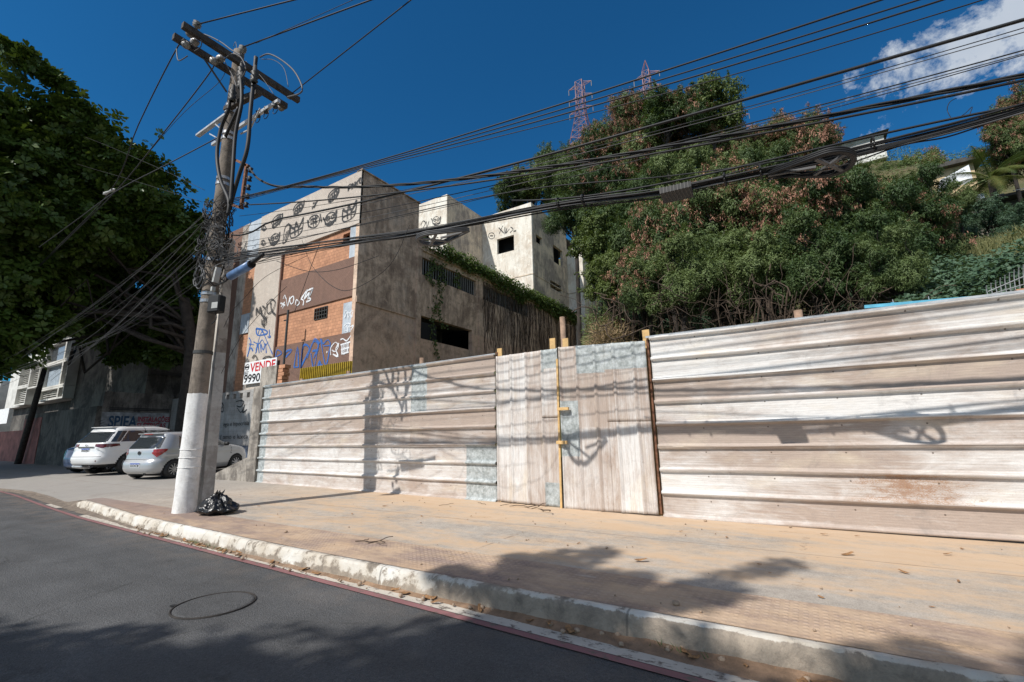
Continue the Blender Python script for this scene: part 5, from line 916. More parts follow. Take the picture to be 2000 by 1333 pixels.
# ------------------------------------------------------------------ parked cars
def car(root_name, label, Z, XR, XF, HW, paint, wr, wx, track, expo, cls, loc, heading, tilt, nring=300, dz=.018):
    rootw = empty(root_name, (0, 0, 0), label, 'car')
    zs = [Z[0]]
    while zs[-1] < Z[-1]-1e-4:
        z = zs[-1]; s = abs(np.interp(z+.01, Z, XF)-np.interp(z, Z, XF))/.01+abs(np.interp(z+.01, Z, HW)-np.interp(z, Z, HW))/.01; zs.append(min(Z[-1], z+dz/(1+.55*s)))
    th = np.linspace(0, 2*math.pi, 4001); n = expo; c, s = np.cos(th), np.sin(th); ex = np.sign(c)*np.abs(c)**(2/n)*2.1; ey = np.sign(s)*np.abs(s)**(2/n)*.85
    L = np.concatenate([[0], np.cumsum(np.hypot(np.diff(ex), np.diff(ey)))]); tt = np.interp(np.linspace(0, L[-1], nring, endpoint=False), L, th); cx_, sy_ = np.cos(tt), np.sin(tt); CX = np.sign(cx_)*np.abs(cx_)**(2/n); SY_ = np.sign(sy_)*np.abs(sy_)**(2/n)
    sm = lambda xx, A: np.interp(xx, Z, A)
    V = []
    for z in zs:
        k = .022; xr = (sm(z-k, XR)+sm(z, XR)+sm(z+k, XR))/3; xf = (sm(z-k, XF)+sm(z, XF)+sm(z+k, XF))/3; hw = (sm(z-k, HW)+sm(z, HW)+sm(z+k, HW))/3
        x = (xr+xf)/2+(xf-xr)/2*CX; y = hw*SY_*(1-.10*np.clip((x-xf+.7)/.7, 0, 1)**2); crease = .012*np.exp(-((z-Z[-1]*.52)/.03)**2)*np.sign(y)*(np.abs(SY_) > .9); V.append(np.stack([x, y+crease, np.full_like(x, z)], 1))
    nz = len(zs); topc = V[-1].copy()
    for sfac, dzz in ((.6, .012), (.2, .018), (.01, .019)): q = topc.copy(); q[:, 0] = q[:, 0].mean()+(q[:, 0]-q[:, 0].mean())*sfac; q[:, 1] *= sfac; q[:, 2] += dzz; V.append(q)
    V = np.array(V); nl = len(V); Vf = V.reshape(-1, 3); faces = {}
    for j in range(nl-1):
        for i in range(nring):
            i2 = (i+1) % nring; c_ = (V[j, i]+V[j, i2]+V[j+1, i]+V[j+1, i2])/4
            xr, xf, hw = sm(c_[2], XR), sm(c_[2], XF), sm(c_[2], HW); side = abs(c_[1]) > .88*hw*(1-.10*max(0, (c_[0]-xf+.7)/.7)**2) and j < nz
            nm = cls(c_[0], c_[1], c_[2], c_[0]-xr, xf-c_[0], side, abs(c_[1])/hw) if j < nz else 'body'; faces.setdefault(nm, []).append((j*nring+i, j*nring+i2, (j+1)*nring+i2, (j+1)*nring+i))
    mats_ = {'body': paint, 'side_window': 'car_glass', 'rear_window': 'car_glass', 'windshield': 'car_glass', 'taillight': 'red_lens', 'wheel_arch': 'dark_void', 'lower_trim': 'black_plastic', 'headlight': 'chrome', 'reflector': 'dark_lens', 'pillar_trim': 'black_plastic', 'plate_recess': paint, 'seam': 'dark_void'}
    off = {'side_window': .003, 'taillight': .008}
    for nm, fs in faces.items():
        if nm in ('side_window', 'wheel_arch', 'seam', 'pillar_trim', 'headlight', 'reflector'):
            gr_ = {}
            for f in fs: v0 = Vf[f[0]]; gr_.setdefault((v0[1] > 0, round(v0[0]/1.2) if nm == 'seam' else (v0[0] > 2 if nm == 'wheel_arch' else 0)), []).append(f)
            for k in gr_.values(): fa = np.array(k); idx, inv = np.unique(fa.ravel(), return_inverse=True); raw(nm, Vf[idx], inv.reshape(-1, 4), mats_[nm], rootw, True)
            continue
        fa = np.array(fs); idx, inv = np.unique(fa.ravel(), return_inverse=True); VV_ = Vf[idx].copy()
        if nm == 'taillight':
            for sg in (-1, 1):
                k = [f for f in fs if Vf[f[0]][1]*sg > 0]
                if not k: continue
                fa = np.array(k); idx, inv = np.unique(fa.ravel(), return_inverse=True); VV_ = Vf[idx].copy(); VV_[:, 1] += sg*.008; VV_[:, 0] -= .008; raw('taillight', VV_, inv.reshape(-1, 4), 'red_lens' if 'hatch' in root_name else 'dark_lens', rootw, True)
            continue
        raw(nm, VV_, inv.reshape(-1, 4), mats_[nm], rootw, True)
    MB().bb(.35, XF[2]-.4, -HW[2]+.12, HW[2]-.12, Z[0]-.06, Z[0]+.3).build('underbody', 'dark_void', rootw)
    for wx_ in wx:
        for sg in (-1, 1):
            cy = sg*(track/2); ax_ = (0, sg, 0); W = MB().lathe([(wr*.66, -.10), (wr*.9, -.105), (wr, -.08), (wr*1.0, .06), (wr*.93, .10), (wr*.70, .105), (wr*.66, .07)], (wx_, cy, wr), 40, ax_).build('wheel', 'black_rubber', rootw, True)
            rm = MB().lathe([(wr*.66, .08), (wr*.62, .095), (wr*.58, .04)], (wx_, cy, wr), 36, ax_); q = Vector(ax_).to_track_quat('Z', 'X').to_matrix()
            for k in range(10 if 'hatch' in root_name else 6):
                a = 2*math.pi*k/(10 if 'hatch' in root_name else 6); rm.bar(Vector((wx_, cy, wr))+q@Vector((.02*math.cos(a), .02*math.sin(a), .085)), Vector((wx_, cy, wr))+q@Vector((wr*.62*math.cos(a), wr*.62*math.sin(a), .085)), .022 if 'hatch' in root_name else .05, .03)
            rm.lathe([(.05, .10), (0, .105)], (wx_, cy, wr), 14, ax_); rm.build('rim', 'alloy', W); MB().lathe([(wr*.58, .035), (0, .035)], (wx_, cy, wr), 24, ax_).build('brake_disc', 'dark_void', W)
    rootw['_p'] = 1; return rootw
def finish(rootw, loc, heading, tilt):
    if '_p' in rootw: del rootw['_p']
    rootw.location = loc; rootw.rotation_euler = Euler((0, -tilt, heading)).copy(); rootw.rotation_mode = 'XYZ'
    rootw.rotation_euler = (Matrix.Rotation(heading, 3, 'Z') @ Matrix.Rotation(-tilt, 3, 'Y')).to_euler()
def plate(rootw, x, z, w, h, txt, band='plate_blue'):
    pt = MB().box((x, 0, z), (.012, w, h)).build('number_plate', 'plate_white', rootw); MB().box((x-.0075, 0, z+h*.38), (.004, w, h*.24)).build('blue_band', band, pt)
    t = text_on(MB(), txt, (x-.009, w*.45, z-h*.36), (0, -1, 0), (0, 0, 1), h*.75, w*.88, .004); t.build('plate_lettering', 'ink', pt)
# silver hatchback. local frame: x forward from the rear bumper, y left, z up
Z = [.17, .26, .36, .50, .58, .66, .78, .88, .96, 1.02, 1.12, 1.24, 1.34, 1.42, 1.47, 1.50]
XR = [.16, .04, .0, .0, .02, .085, .10, .105, .12, .15, .22, .32, .395, .43, .45, .52]
XF = [3.74, 3.84, 3.88, 3.89, 3.88, 3.85, 3.78, 3.60, 3.25, 2.92, 2.74, 2.50, 2.30, 2.08, 1.85, 1.55]
HW = [.74, .81, .845, .85, .85, .845, .850, .845, .832, .81, .775, .735, .70, .665, .62, .50]
def cls_h(x, y, z, dr, df, side, f):
    for wx_ in (.66, 3.12):
        if side and (x-wx_)**2+(z-.29)**2 < .345**2: return 'wheel_arch'
    if z < .20: return 'lower_trim'
    if dr < .10 and f < .84 and .99 < z < 1.36: return 'rear_window'
    if df < .16 and f < .9 and 1.04 < z < 1.42: return 'windshield'
    if side and .98 < z < 1.38:
        xr_ = .62+(z-.98)*.55 if z > .98 else .62; xf_ = 2.92-(z-1.0)*1.72
        if x < xr_+.03*0 and x > xr_-.0: pass
        if xr_+.28*(1-(z-.98)/.40)*.6 < x < xf_-.06:
            if 1.78 < x < 1.86: return 'pillar_trim'
            return 'side_window'
    if .70 < z < .97 and abs(y) > .52 and x < .42 and (z > .70+.22*max(0, (.68-abs(y)))/.16*.6) and x < .14+.32*(z-.68)/.28: return 'taillight'
    if dr < .06 and f < .86 and abs(z-.655) < .008: return 'seam'
    if side and (abs(x-1.82) < .009 or abs(x-2.85) < .009) and z > .3: return 'seam'
    if df < .35 and .62 < z < .84 and f > .62: return 'headlight'
    return 'body'
kz = lambda x, y: float(gz(x, y))
hc = car('silver_hatchback', 'small silver hatchback parked nearest the pole, rear to the street', Z, XR, XF, HW, 'paint_silver', .295, (.66, 3.12), 1.50, 5.6, cls_h, None, 0, 0)
plate(hc, -.004, .475, .40, .13, 'EUO4C38'); MB().box((.345, 0, 1.452), (.02, .36, .026)).build('brake_light', 'red_lens', hc); MB().box((.44, 0, 1.462), (.20, .98, .03), (0, .06, 0), .014).build('roof_spoiler', 'paint_silver', hc)
MB().bar((.17, .02, 1.03), (.24, -.30, 1.10), .018).build('rear_wiper', 'black_plastic', hc); MB().lathe([(0, .0), (.055, .004), (.06, 0)], (.082, 0, .86), 20, (-1, 0, .1)).build('oval_badge', 'ink', hc)
MB().box((.05, .60, .735), (.01, .07, .02)).build('model_script', 'ink', hc)
for sg in (-1, 1):
    MB().box((2.55, sg*.93, 1.02), (.13, .20, .13), None, .04).build('door_mirror', 'black_plastic', hc, True)
    for xh in (1.35, 2.2): MB().box((xh, sg*.852, .90), (.17, .03, .03), None, .008).build('door_handle', 'paint_silver', hc)
MB().lathe([(.03, 0), (.04, .05), (.03, .05)], (.02, -.45, .20), 12, (-1, 0, 0)).build('exhaust', 'dark_steel', hc)
hd = math.atan2(.955, -.295); fwv = Vector((math.cos(hd), math.sin(hd), 0)); rgt = Vector((math.sin(hd), -math.cos(hd), 0))
base = Vector((-18.0, 7.25, 0))-fwv*.66-rgt*.73; finish(hc, (base.x, base.y, .185), hd, .03)
# white SUV
Z = [.36, .46, .56, .66, .78, .90, 1.0, 1.10, 1.17, 1.22, 1.32, 1.46, 1.60, 1.69, 1.75, 1.79]
XR = [.14, .03, .0, .0, .05, .08, .09, .11, .13, .16, .25, .38, .50, .56, .62, .80]
XF = [4.62, 4.74, 4.79, 4.80, 4.79, 4.76, 4.72, 4.55, 4.1, 3.72, 3.55, 3.28, 3.02, 2.8, 2.55, 2.2]
HW = [.84, .90, .92, .925, .925, .925, .925, .92, .91, .895, .86, .81, .76, .725, .68, .55]
def cls_s(x, y, z, dr, df, side, f):
    for wx_ in (1.02, 3.77):
        if side and (x-wx_)**2+(z-.385)**2 < .46**2: return 'wheel_arch'
    if z < .42: return 'lower_trim'
    if dr < .09 and f < .88 and 1.21 < z < 1.60: return 'rear_window'
    if side and 1.22 < z < 1.63:
        xa_ = .62+(z-1.22)*.8; xb_ = 3.68-(z-1.22)*1.75
        if xa_-.35 < x < xa_ or xa_+.03 < x < xb_:
            if any(abs(x-q) < .035 for q in (1.62, 2.62)): return 'pillar_trim'
            return 'side_window'
    if df < .2 and f < .9 and 1.22 < z < 1.68: return 'windshield'
    if 1.02 < z < 1.16 and abs(y) > .40 and x < .62 and z > 1.02+.05*max(0, (.62-abs(y)))/.2 and (x < .2 or z > 1.03+.10*(x-.2)): return 'taillight'
    if dr < .05 and .60 < abs(y) < .80 and .53 < z < .575: return 'reflector'
    if dr < .1 and f < .9 and abs(z-.70) < .009: return 'seam'
    if side and any(abs(x-q) < .010 for q in (1.62, 2.62, 3.5)) and z > .55: return 'seam'
    if df < .4 and .85 < z < 1.02 and f > .6: return 'headlight'
    return 'body'
sv = car('white_suv', 'large white SUV with slim dark-red tail lamps parked between the hatchback and the garden wall', Z, XR, XF, HW, 'paint_white', .385, (1.02, 3.77), 1.62, 6.0, cls_s, None, 0, 0)
plate(sv, .078, .935, .40, .13, 'RVD7J43'); MB().box((.66, 0, 1.762), (.30, 1.08, .035), (0, .05, 0), .018).build('roof_spoiler', 'paint_white', sv); MB().box((.08, 0, 1.045), (.03, .78, .05), None, .01).build('chrome_garnish', 'chrome', sv)
MB().bar((.16, .25, 1.25), (.21, -.12, 1.27), .02).build('rear_wiper', 'black_plastic', sv); r_ = [(-.0, .05*math.cos(t), .035*math.sin(t)) for t in np.linspace(0, 6.28, 17)]
MB().tube([(.085, q[1], 1.12+q[2]) for q in r_], .006, 5).tube([(.083, q[1]*.5, 1.12+q[2]) for q in r_], .005, 5).build('badge', 'chrome', sv)
MB().box((.075, .62, .99), (.01, .12, .018)).build('model_script', 'ink', sv); MB().box((.07, -.60, .985), (.01, .15, .018)).build('model_script', 'ink', sv); MB().box((.06, .60, .94), (.01, .10, .015)).build('model_script', 'ink', sv)
MB().lathe([(.035, 0), (.045, .12), (.035, .12)], (.15, -.35, .36), 12, (-1, 0, -.2)).build('exhaust', 'chrome', sv); MB().box((.25, .35, .33), (.35, .5, .10), (0, .2, 0), .03).build('tow_bar', 'galvanised', sv)
for sg in (-1, 1):
    MB().box((3.35, sg*1.03, 1.25), (.16, .22, .18), None, .05).build('door_mirror', 'paint_white', sv, True); MB().tube(curve([(.95, sg*.58, 1.765), (1.2, sg*.58, 1.80), (2.0, sg*.58, 1.80), (2.3, sg*.58, 1.765)], 5), .016, 6).build('roof_rail', 'alloy', sv)
sp0 = P(190, 927, 'z', .19); hd2 = hd+.02; fw2 = Vector((math.cos(hd2), math.sin(hd2), 0)); rg2 = Vector((math.sin(hd2), -math.cos(hd2), 0)); base2 = Vector((sp0[0], sp0[1], 0))-fw2*1.02+rg2*.62
finish(sv, (base2.x, base2.y, .19), hd2, .02)
# dark blue car mostly hidden beyond
Z3 = [.2, .3, .45, .6, .75, .9, .98, 1.05, 1.2, 1.35, 1.45, 1.49]; XR3 = [.12, .03, 0, 0, .03, .06, .1, .3, .7, 1.0, 1.2, 1.5]; XF3 = [4.2, 4.3, 4.35, 4.35, 4.3, 4.1, 3.6, 3.2, 2.9, 2.6, 2.35, 2.1]; HW3 = [.78, .84, .86, .87, .87, .86, .83, .80, .72, .66, .6, .48]
def cls_b(x, y, z, dr, df, side, f):
    for wx_ in (.75, 3.4):
        if side and (x-wx_)**2+(z-.31)**2 < .37**2: return 'wheel_arch'
    if z < .24: return 'lower_trim'
    if dr < .10 and f < .86 and 1.02 < z < 1.38: return 'rear_window'
    if side and 1.0 < z < 1.36: return 'side_window'
    if .68 < z < .9 and abs(y) > .5 and x < .3: return 'taillight'
    return 'body'
bc = car('blue_car', 'dark blue car almost hidden behind the left side of the white SUV', Z3, XR3, XF3, HW3, 'paint_blue', .31, (.75, 3.4), 1.5, 4.5, cls_b, None, 0, 0, 200, .03)
b3 = base2-rg2*2.05+fw2*1.0; finish(bc, (b3.x, b3.y, .2), hd2, .02)
# ------------------------------------------------------------------ hill
def ss(t): t = np.clip(t, 0, 1); return t*t*(3-2*t)
def hill_z(x, y):
    x = np.asarray(x, float); y = np.asarray(y, float); q = x/np.maximum(y, 6); yc = np.minimum(y, 48-14*ss(q/.14)); k = ss((q+.44)/.09); sx = ss((x+9)/12)
    hi = 1.42+yc*(.205+.005*sx+(.0050+.004*sx)*(yc-12)); lo = 1.42+yc*.165; z = lo*(1-k)+hi*k
    z = z+np.where((x < -10) & (y > 37), np.minimum((y-37)*.9, 9)*ss((-8-x)/6), 0)
    z = z+np.clip(y-48, 0, 400)*(.46-.26*ss((q+.05)/.15)); z = z+5.2*np.exp(-(((x-6.3)/5)**2+((y-40)/5)**2)); win = ss((q+.34)/.08)*ss((.17-q)/.06); toe = ss((y-8.2)/3.6)*(1-win)+ss((y-14.0)/8.0)*win; z = z*toe+.15*(1-toe); inside = (x < -15.0) & (y < 39.5); z = np.where(inside, -.6, z)
    return np.where(inside, z, z+.25*np.sin(x*.9+y*.3)*np.sin(y*.7)*np.clip((y-10)/6, 0, 1))
xs = np.unique(np.concatenate([np.linspace(-160, -15.3, 60), np.linspace(-14.9, 22, 150), np.linspace(22, 140, 50)])); ys = np.unique(np.concatenate([np.linspace(8.2, 40, 130), np.linspace(40, 240, 70)]))
Xg, Yg = np.meshgrid(xs, ys, indexing='ij'); ny = len(ys); i = (np.arange(len(xs)-1)[:, None]*ny+np.arange(ny-1)[None]).ravel()
tag(raw('hill', np.stack([Xg.ravel(), Yg.ravel(), hill_z(Xg, Yg).ravel()], 1), np.stack([i, i+ny, i+ny+1, i+1], 1), 'hill_soil', smooth=True), kind='structure')
sheet('building_plot', -13.3, 12, lambda x: 7.72, 9.0, 60, 4, 'dirt', lambda X, Y: .14+0*X)

# ------------------------------------------------------------------ foliage generator
def leaves(C, L, W, N, rs, up_bias=.5, fold=.0, droop=0.0, wide=.6):
    """diamond leaves at centres C, roughly facing N (outward) with an upward bias"""
    n = len(C); N = N+rs.normal(0, .55, (n, 3)); N[:, 2] += up_bias; N /= np.linalg.norm(N, axis=1)[:, None]+1e-9
    D = rs.normal(0, 1, (n, 3)); D[:, 2] -= droop; D -= N*(D*N).sum(1)[:, None]; D /= np.linalg.norm(D, axis=1)[:, None]+1e-9; S = np.cross(N, D)
    l = (L*rs.uniform(.65, 1.25, n))[:, None]; w_ = (W*rs.uniform(.7, 1.2, n))[:, None]
    V = np.stack([C, C+D*l*wide+S*w_/2+N*l*fold, C+D*l-N*l*.12, C+D*l*wide-S*w_/2+N*l*fold], 1); return V.reshape(-1, 3)
def blob_pts(c, r, n, rs, shell=.55, lump=.28):
    d_ = rs.normal(0, 1, (n, 3)); d_ /= np.linalg.norm(d_, axis=1)[:, None]; ph = rs.uniform(0, 6, 3)
    lum = 1+lump*(np.sin(d_[:, 0]*5+ph[0])*np.sin(d_[:, 1]*5+ph[1])+.7*np.sin(d_[:, 2]*7+ph[2])*np.sin(d_[:, 0]*8+ph[1]))
    rr = (shell+(1.04-shell)*rs.random(n)**.6)*lum; return np.array(c)+d_*rr[:, None]*np.array(r), d_
def quads(V): return np.arange(len(V)).reshape(-1, 4)
def rosettes(C, N, k, L, W, rs):
    n = len(C); ax_ = N*.8+rs.normal(0, .35, (n, 3)); ax_[:, 2] += .7; ax_ /= np.linalg.norm(ax_, axis=1)[:, None]; a1 = np.cross(ax_, rs.normal(0, 1, (n, 3))); a1 /= np.linalg.norm(a1, axis=1)[:, None]; a2 = np.cross(ax_, a1); out = []
    for j in range(k):
        a = 2*math.pi*j/k+rs.uniform(-.3, .3, n); tl = rs.uniform(-.1, .55, n)[:, None]; D = a1*np.cos(a)[:, None]+a2*np.sin(a)[:, None]+ax_*tl; D /= np.linalg.norm(D, axis=1)[:, None]; S = np.cross(ax_, D); S /= np.linalg.norm(S, axis=1)[:, None]+1e-9
        l = (L*rs.uniform(.7, 1.15, n))[:, None]; w_ = W*l/L; b_ = C+D*.03; out.append(np.stack([b_, b_+D*l*.68+S*w_/2-ax_*.01, b_+D*l-ax_*l*.12, b_+D*l*.68-S*w_/2-ax_*.01], 1))
    return np.concatenate(out).reshape(-1, 3)
def PD(px, py, D): return H0+(fw+rt*(px-1000)/F+up*(666.5-py)/F)*D
def limb(mb, a, b, r0, r1_, rs, n=7, wig=.12):
    a, b = np.array(a, float), np.array(b, float); L = np.linalg.norm(b-a); pts = [a+(b-a)*t+rs.normal(0, wig*L*.12, 3)*math.sin(math.pi*t)+np.array([0, 0, .06*L*math.sin(math.pi*t)]) for t in np.linspace(0, 1, n)]; mb.tube(pts, np.linspace(r0, r1_, n), 7)

# big almond-like tree at the left
rs = np.random.default_rng(21)
tb0 = (-25.75, 10.6, .25); BTR = empty('large_tree', tb0, 'huge dark broad-leaved tree filling the left of the picture behind the pole', 'tree')
bl = [(50, 215, 19, 2.7), (150, 265, 20, 2.5), (235, 305, 21, 2.2), (300, 370, 22, 1.8), (350, 445, 23, 1.5), (385, 470, 23, .9), (60, 400, 20, 3.2), (180, 430, 22, 2.8), (285, 480, 24, 2.2), (340, 540, 25, 1.7), (30, 560, 20, 2.4), (140, 560, 23, 2.2), (235, 590, 25, 1.8), (200, 645, 24.5, 1.4), (275, 615, 25, 1.5), (300, 690, 25.5, .9), (235, 690, 25, .8), (165, 610, 23, 1.5), (45, 650, 20, 1.05), (100, 635, 20, .8), (25, 712, 18, .62), (215, 560, 24.5, 1.2), (300, 640, 25, 1.5), (255, 670, 25, 1.1), (330, 690, 25, 1.1), (345, 600, 25, 1.4), (-80, 300, 19, 3.4), (-90, 520, 19, 3.2), (10, 130, 18.5, 1.4), (200, 205, 20.5, 1.2), (265, 230, 21, 1.0), (370, 410, 22.5, .9), (-60, 660, 18, 2), (300, 290, 21.5, .9), (120, 140, 20, .9), (90, 130, 19.5, .8), (180, 180, 20.2, .7), (225, 195, 20.6, .6), (320, 330, 22, .7), (25, 100, 19, .7), (335, 360, 22, .7), (270, 250, 21, .7)]
Vs = []; cen = []
BL = []
for px, py, D, r_ in bl:
    c = PD(px, py, D); BL.append((c, r_))
BL += [(np.array(q[:3]), q[3]) for q in ((-33, 3.5, 11, 3.4), (-37, 2.5, 9.5, 3.4), (-34, .5, 8.5, 2.8), (-40, 1.5, 8, 3.2), (-45, 2.5, 8, 3.2), (-30.5, 1.8, 10.5, 2.4), (-31, 6.5, 13.5, 3), (-36, 6.5, 13, 3.4), (-50, 3, 8.5, 3), (-29.5, -.6, 9.3, 2.0), (-42, 6, 12, 3), (-30.5, -2.4, 8.9, 2.2), (-34, -3, 9, 2.4), (-39, -3, 9.5, 2.8), (-45, -2, 9, 3.2))]  # crown clumps out of frame, added to shade the left walls and ground
for c, r_ in BL:
    cen.append((c, r_)); sub = [(c, r_*.8, 150)]+[(c+q*r_*.62/np.linalg.norm(q)*np.array([1, 1, .85]), r_*rs.uniform(.28, .46), 230) for q in rs.normal(0, 1, (int(4+r_*3.2), 3))]; Cs, Ns = [], []
    for c2, r2, dn in sub: C2, N2 = blob_pts(c2, (r2*1.15, r2*1.15, r2*.72), int(dn*r2**2)+24, rs, .35, .36); Cs.append(C2); Ns.append(N2)
    C, N = np.concatenate(Cs), np.concatenate(Ns)
    ok = ~((C[:, 0] > -26.6) & (C[:, 1]+C[:, 2] < 9.6)); tw_ = (12-C[:, 1])/(-SUN.y); xw_ = C[:, 0]-SUN.x*tw_; zw_ = C[:, 2]-SUN.z*tw_; lim = -24.1+.5*np.sin(zw_*1.7)+rs.normal(0, .25, len(C)); ok &= ~((xw_ > lim) & (zw_ > 2.6+.6*np.sin(xw_*2.1)) & (zw_ < 13.2) & (C[:, 1] < 12)); ok &= C[:, 1]+C[:, 2] > 4.6; C, N = C[ok], N[ok]; Vs.append(rosettes(C, N, 8, .30, .155, rs))  # crown shape trimmed so its shadow stays off the sunlit facade and cars
V = np.concatenate(Vs); raw('crown', V, quads(V), 'leaf_almond', BTR)
tr = MB(); A0 = np.array([-25.75, 10.6, 0.]); pts = [A0, (-25.75, 10.6, 3), (-25.7, 10.5, 6), (-25.9, 10.0, 8.5)]; tr.tube(curve(pts, 5), np.linspace(.34, .24, 16), 12)
for (c, r_) in cen:
    if r_ > 2.1 and c[0] < -27.5: limb(tr, (-25.75+rs.normal(0, .05), 10.4, rs.uniform(5.5, 8.2)), c, .09, .02, rs, 8, .8)
tr.build('trunk', 'bark', BTR, True)

# trees on the hillside: prototypes of unit crown radius, then copies
def proto(name, seed, kind, label, cat, nleaf, pods, base):
    rs = np.random.default_rng(seed); root = empty(name, (0, 0, 0), label, cat); Vs = []; B = [((0, 0, 1.55), .55)]
    for k in range(base): a = 2.4*k+rs.uniform(-.4, .4); rr = rs.uniform(.35, .80); B.append(((rr*math.cos(a), rr*math.sin(a), 1.6+rs.uniform(-.75, .85)), rs.uniform(.18, .42)))
    pts_, nrm_ = [], []
    for c, r_ in B:
        n = int(nleaf*r_**2); C, N = blob_pts(c, (r_, r_, r_*.9), n, rs, .55, .34); pts_.append(C); nrm_.append(N)
    for k in range(70):   # wispy sprays sticking out of the crown
        c, r_ = B[rs.integers(len(B))]; d_ = rs.normal(0, 1, 3); d_[2] = abs(d_[2])*.9+.1; d_ /= np.linalg.norm(d_); t_ = rs.random(46)[:, None]; L_ = rs.uniform(.16, .38)
        pts_.append(np.array(c)+d_*r_+d_*t_*L_+rs.normal(0, .022, (46, 3))*(1.2-t_)+np.array([0, 0, -.10])*t_**2); nrm_.append(np.tile(d_, (46, 1)))
    C = np.concatenate(pts_); N = np.concatenate(nrm_)
    if kind == 'feathery': V = leaves(C, .078, .021, N, rs, .45, .05, .5, .5)
    elif kind == 'broad': V = leaves(C, .062, .046, N, rs, .5, .06, .2, .55)
    else: V = leaves(C, .085, .034, N, rs, .5, .05, .3, .55)
    raw('crown', V, quads(V), {'feathery': 'leaf_feathery', 'broad': 'leaf_vine', 'blue': 'leaf_blue'}[kind], root)
    if pods:
        cl_ = rs.choice(len(C), pods, replace=False); cc = C[cl_]+N[cl_]*.05; cc = cc[cc[:, 2] > 1.05]
        if kind == 'feathery' and pods < 300: vv = rs.normal(0, 1, (4, 3)); vv[:, 2] = abs(vv[:, 2]); vv /= np.linalg.norm(vv, axis=1)[:, None]; dn = cc-np.array([0, 0, 1.6]); dn /= np.linalg.norm(dn, axis=1)[:, None]; cc = cc[(dn @ vv.T).max(1) > .86]
        Q = np.repeat(cc, 22, 0)+rs.normal(0, .035, (len(cc)*22, 3)); Q[:, 2] -= rs.random(len(Q))*.03
        V = leaves(Q, .085, .022, rs.normal(0, 1, (len(Q), 3)), rs, -.2, .0, 2.6, .5); raw('seed_pods', V, quads(V), 'seed_pod', root)
    t = MB(); t.tube(curve([(0, 0, -3.2), (.05, 0, .3), (-.03, .05, .8), (0, 0, 1.3)], 4), np.linspace(.075, .04, 13), 7)
    for c, r_ in B[1:]: limb(t, (0, 0, rs.uniform(.5, 1.1)), c, .03, .006, rs, 6, .8)
    t.build('trunk', 'bark', root, True); return root
protos = {'pod': proto('pod_tree', 1, 'feathery', 'x', 'tree', 19000, 420, 12), 'podheavy': proto('pod_tree', 2, 'feathery', 'x', 'tree', 13000, 520, 12), 'green': proto('leafy_tree', 3, 'broad', 'x', 'tree', 15000, 0, 11), 'feath': proto('feathery_tree', 4, 'feathery', 'x', 'tree', 21000, 20, 11), 'bush': proto('leafy_bush', 5, 'blue', 'x', 'bush', 12000, 0, 7)}
first = {k: True for k in protos}
rows = {
 'crest': ('on the far-left crest', 42, [(1000, 392, 36, 'green'), (1042, 375, 48, 'green'), (1095, 362, 52, 'feath'), (1150, 345, 52, 'pod'), (1195, 300, 50, 'pod'), (1215, 262, 34, 'podheavy')]),
 'peak': ('in the tallest clump', 32, [(1262, 262, 56, 'podheavy'), (1300, 245, 46, 'green'), (1335, 232, 52, 'pod'), (1388, 240, 55, 'green'), (1290, 330, 70, 'pod'), (1400, 305, 52, 'pod'), (1340, 330, 60, 'feath')]),
 'ridge': ('along the ridge below the pavilion', 36, [(1482, 328, 34, 'feath'), (1500, 290, 50, 'podheavy'), (1555, 285, 55, 'podheavy'), (1595, 295, 42, 'podheavy'), (1650, 362, 30, 'feath'), (1745, 366, 38, 'feath'), (1805, 352, 40, 'pod'), (1455, 370, 60, 'feath')]),
 'upper': ('in the upper hillside thicket', 19, [(1120, 425, 60, 'feath'), (1180, 405, 65, 'pod'), (1250, 405, 70, 'feath'), (1330, 410, 72, 'feath'), (1410, 400, 72, 'pod'), (1490, 385, 72, 'feath'), (1570, 375, 75, 'podheavy'), (1650, 418, 60, 'feath'), (1730, 416, 56, 'pod'), (1790, 405, 62, 'feath')]),
 'lower': ('in the lower hillside thicket', 15, [(1165, 490, 58, 'green'), (1235, 505, 72, 'feath'), (1310, 490, 78, 'pod'), (1395, 490, 80, 'feath'), (1480, 465, 80, 'podheavy'), (1570, 465, 82, 'podheavy'), (1660, 465, 80, 'feath'), (1745, 480, 74, 'feath'), (1800, 470, 58, 'pod')]),
 'front': ('in the row behind the fence', 12.8, [(1195, 565, 52, 'green'), (1255, 570, 62, 'pod'), (1330, 560, 72, 'feath'), (1410, 560, 74, 'feath'), (1500, 545, 78, 'feath'), (1590, 535, 78, 'feath'), (1670, 535, 76, 'feath'), (1740, 545, 62, 'feath')]),
 'foot': ('low under the trees behind the fence', 15.5, [(px_, 622+7*((px_//60) % 3)-6, 40, 'bush') for px_ in range(1200, 1740, 60)]),
 'edge': ('at the right edge above the shack', 24, [(1990, 245, 46, 'podheavy'), (1965, 290, 44, 'pod'), (2010, 310, 50, 'pod'), (2050, 260, 70, 'podheavy')]),
 'slope': ('on the open slope at right', 20, [(1850, 440, 40, 'bush'), (1885, 462, 42, 'bush'), (1835, 500, 48, 'bush'), (1930, 440, 34, 'bush'), (1975, 425, 34, 'bush'), (1870, 400, 38, 'feath'), (1960, 480, 30, 'bush')]),
}
kname = {'pod': 'pod-dotted green tree', 'podheavy': 'tree hung with red-brown pods', 'green': 'broad-leaved bright green tree', 'feath': 'dark feathery tree', 'bush': 'round blue-green bush'}
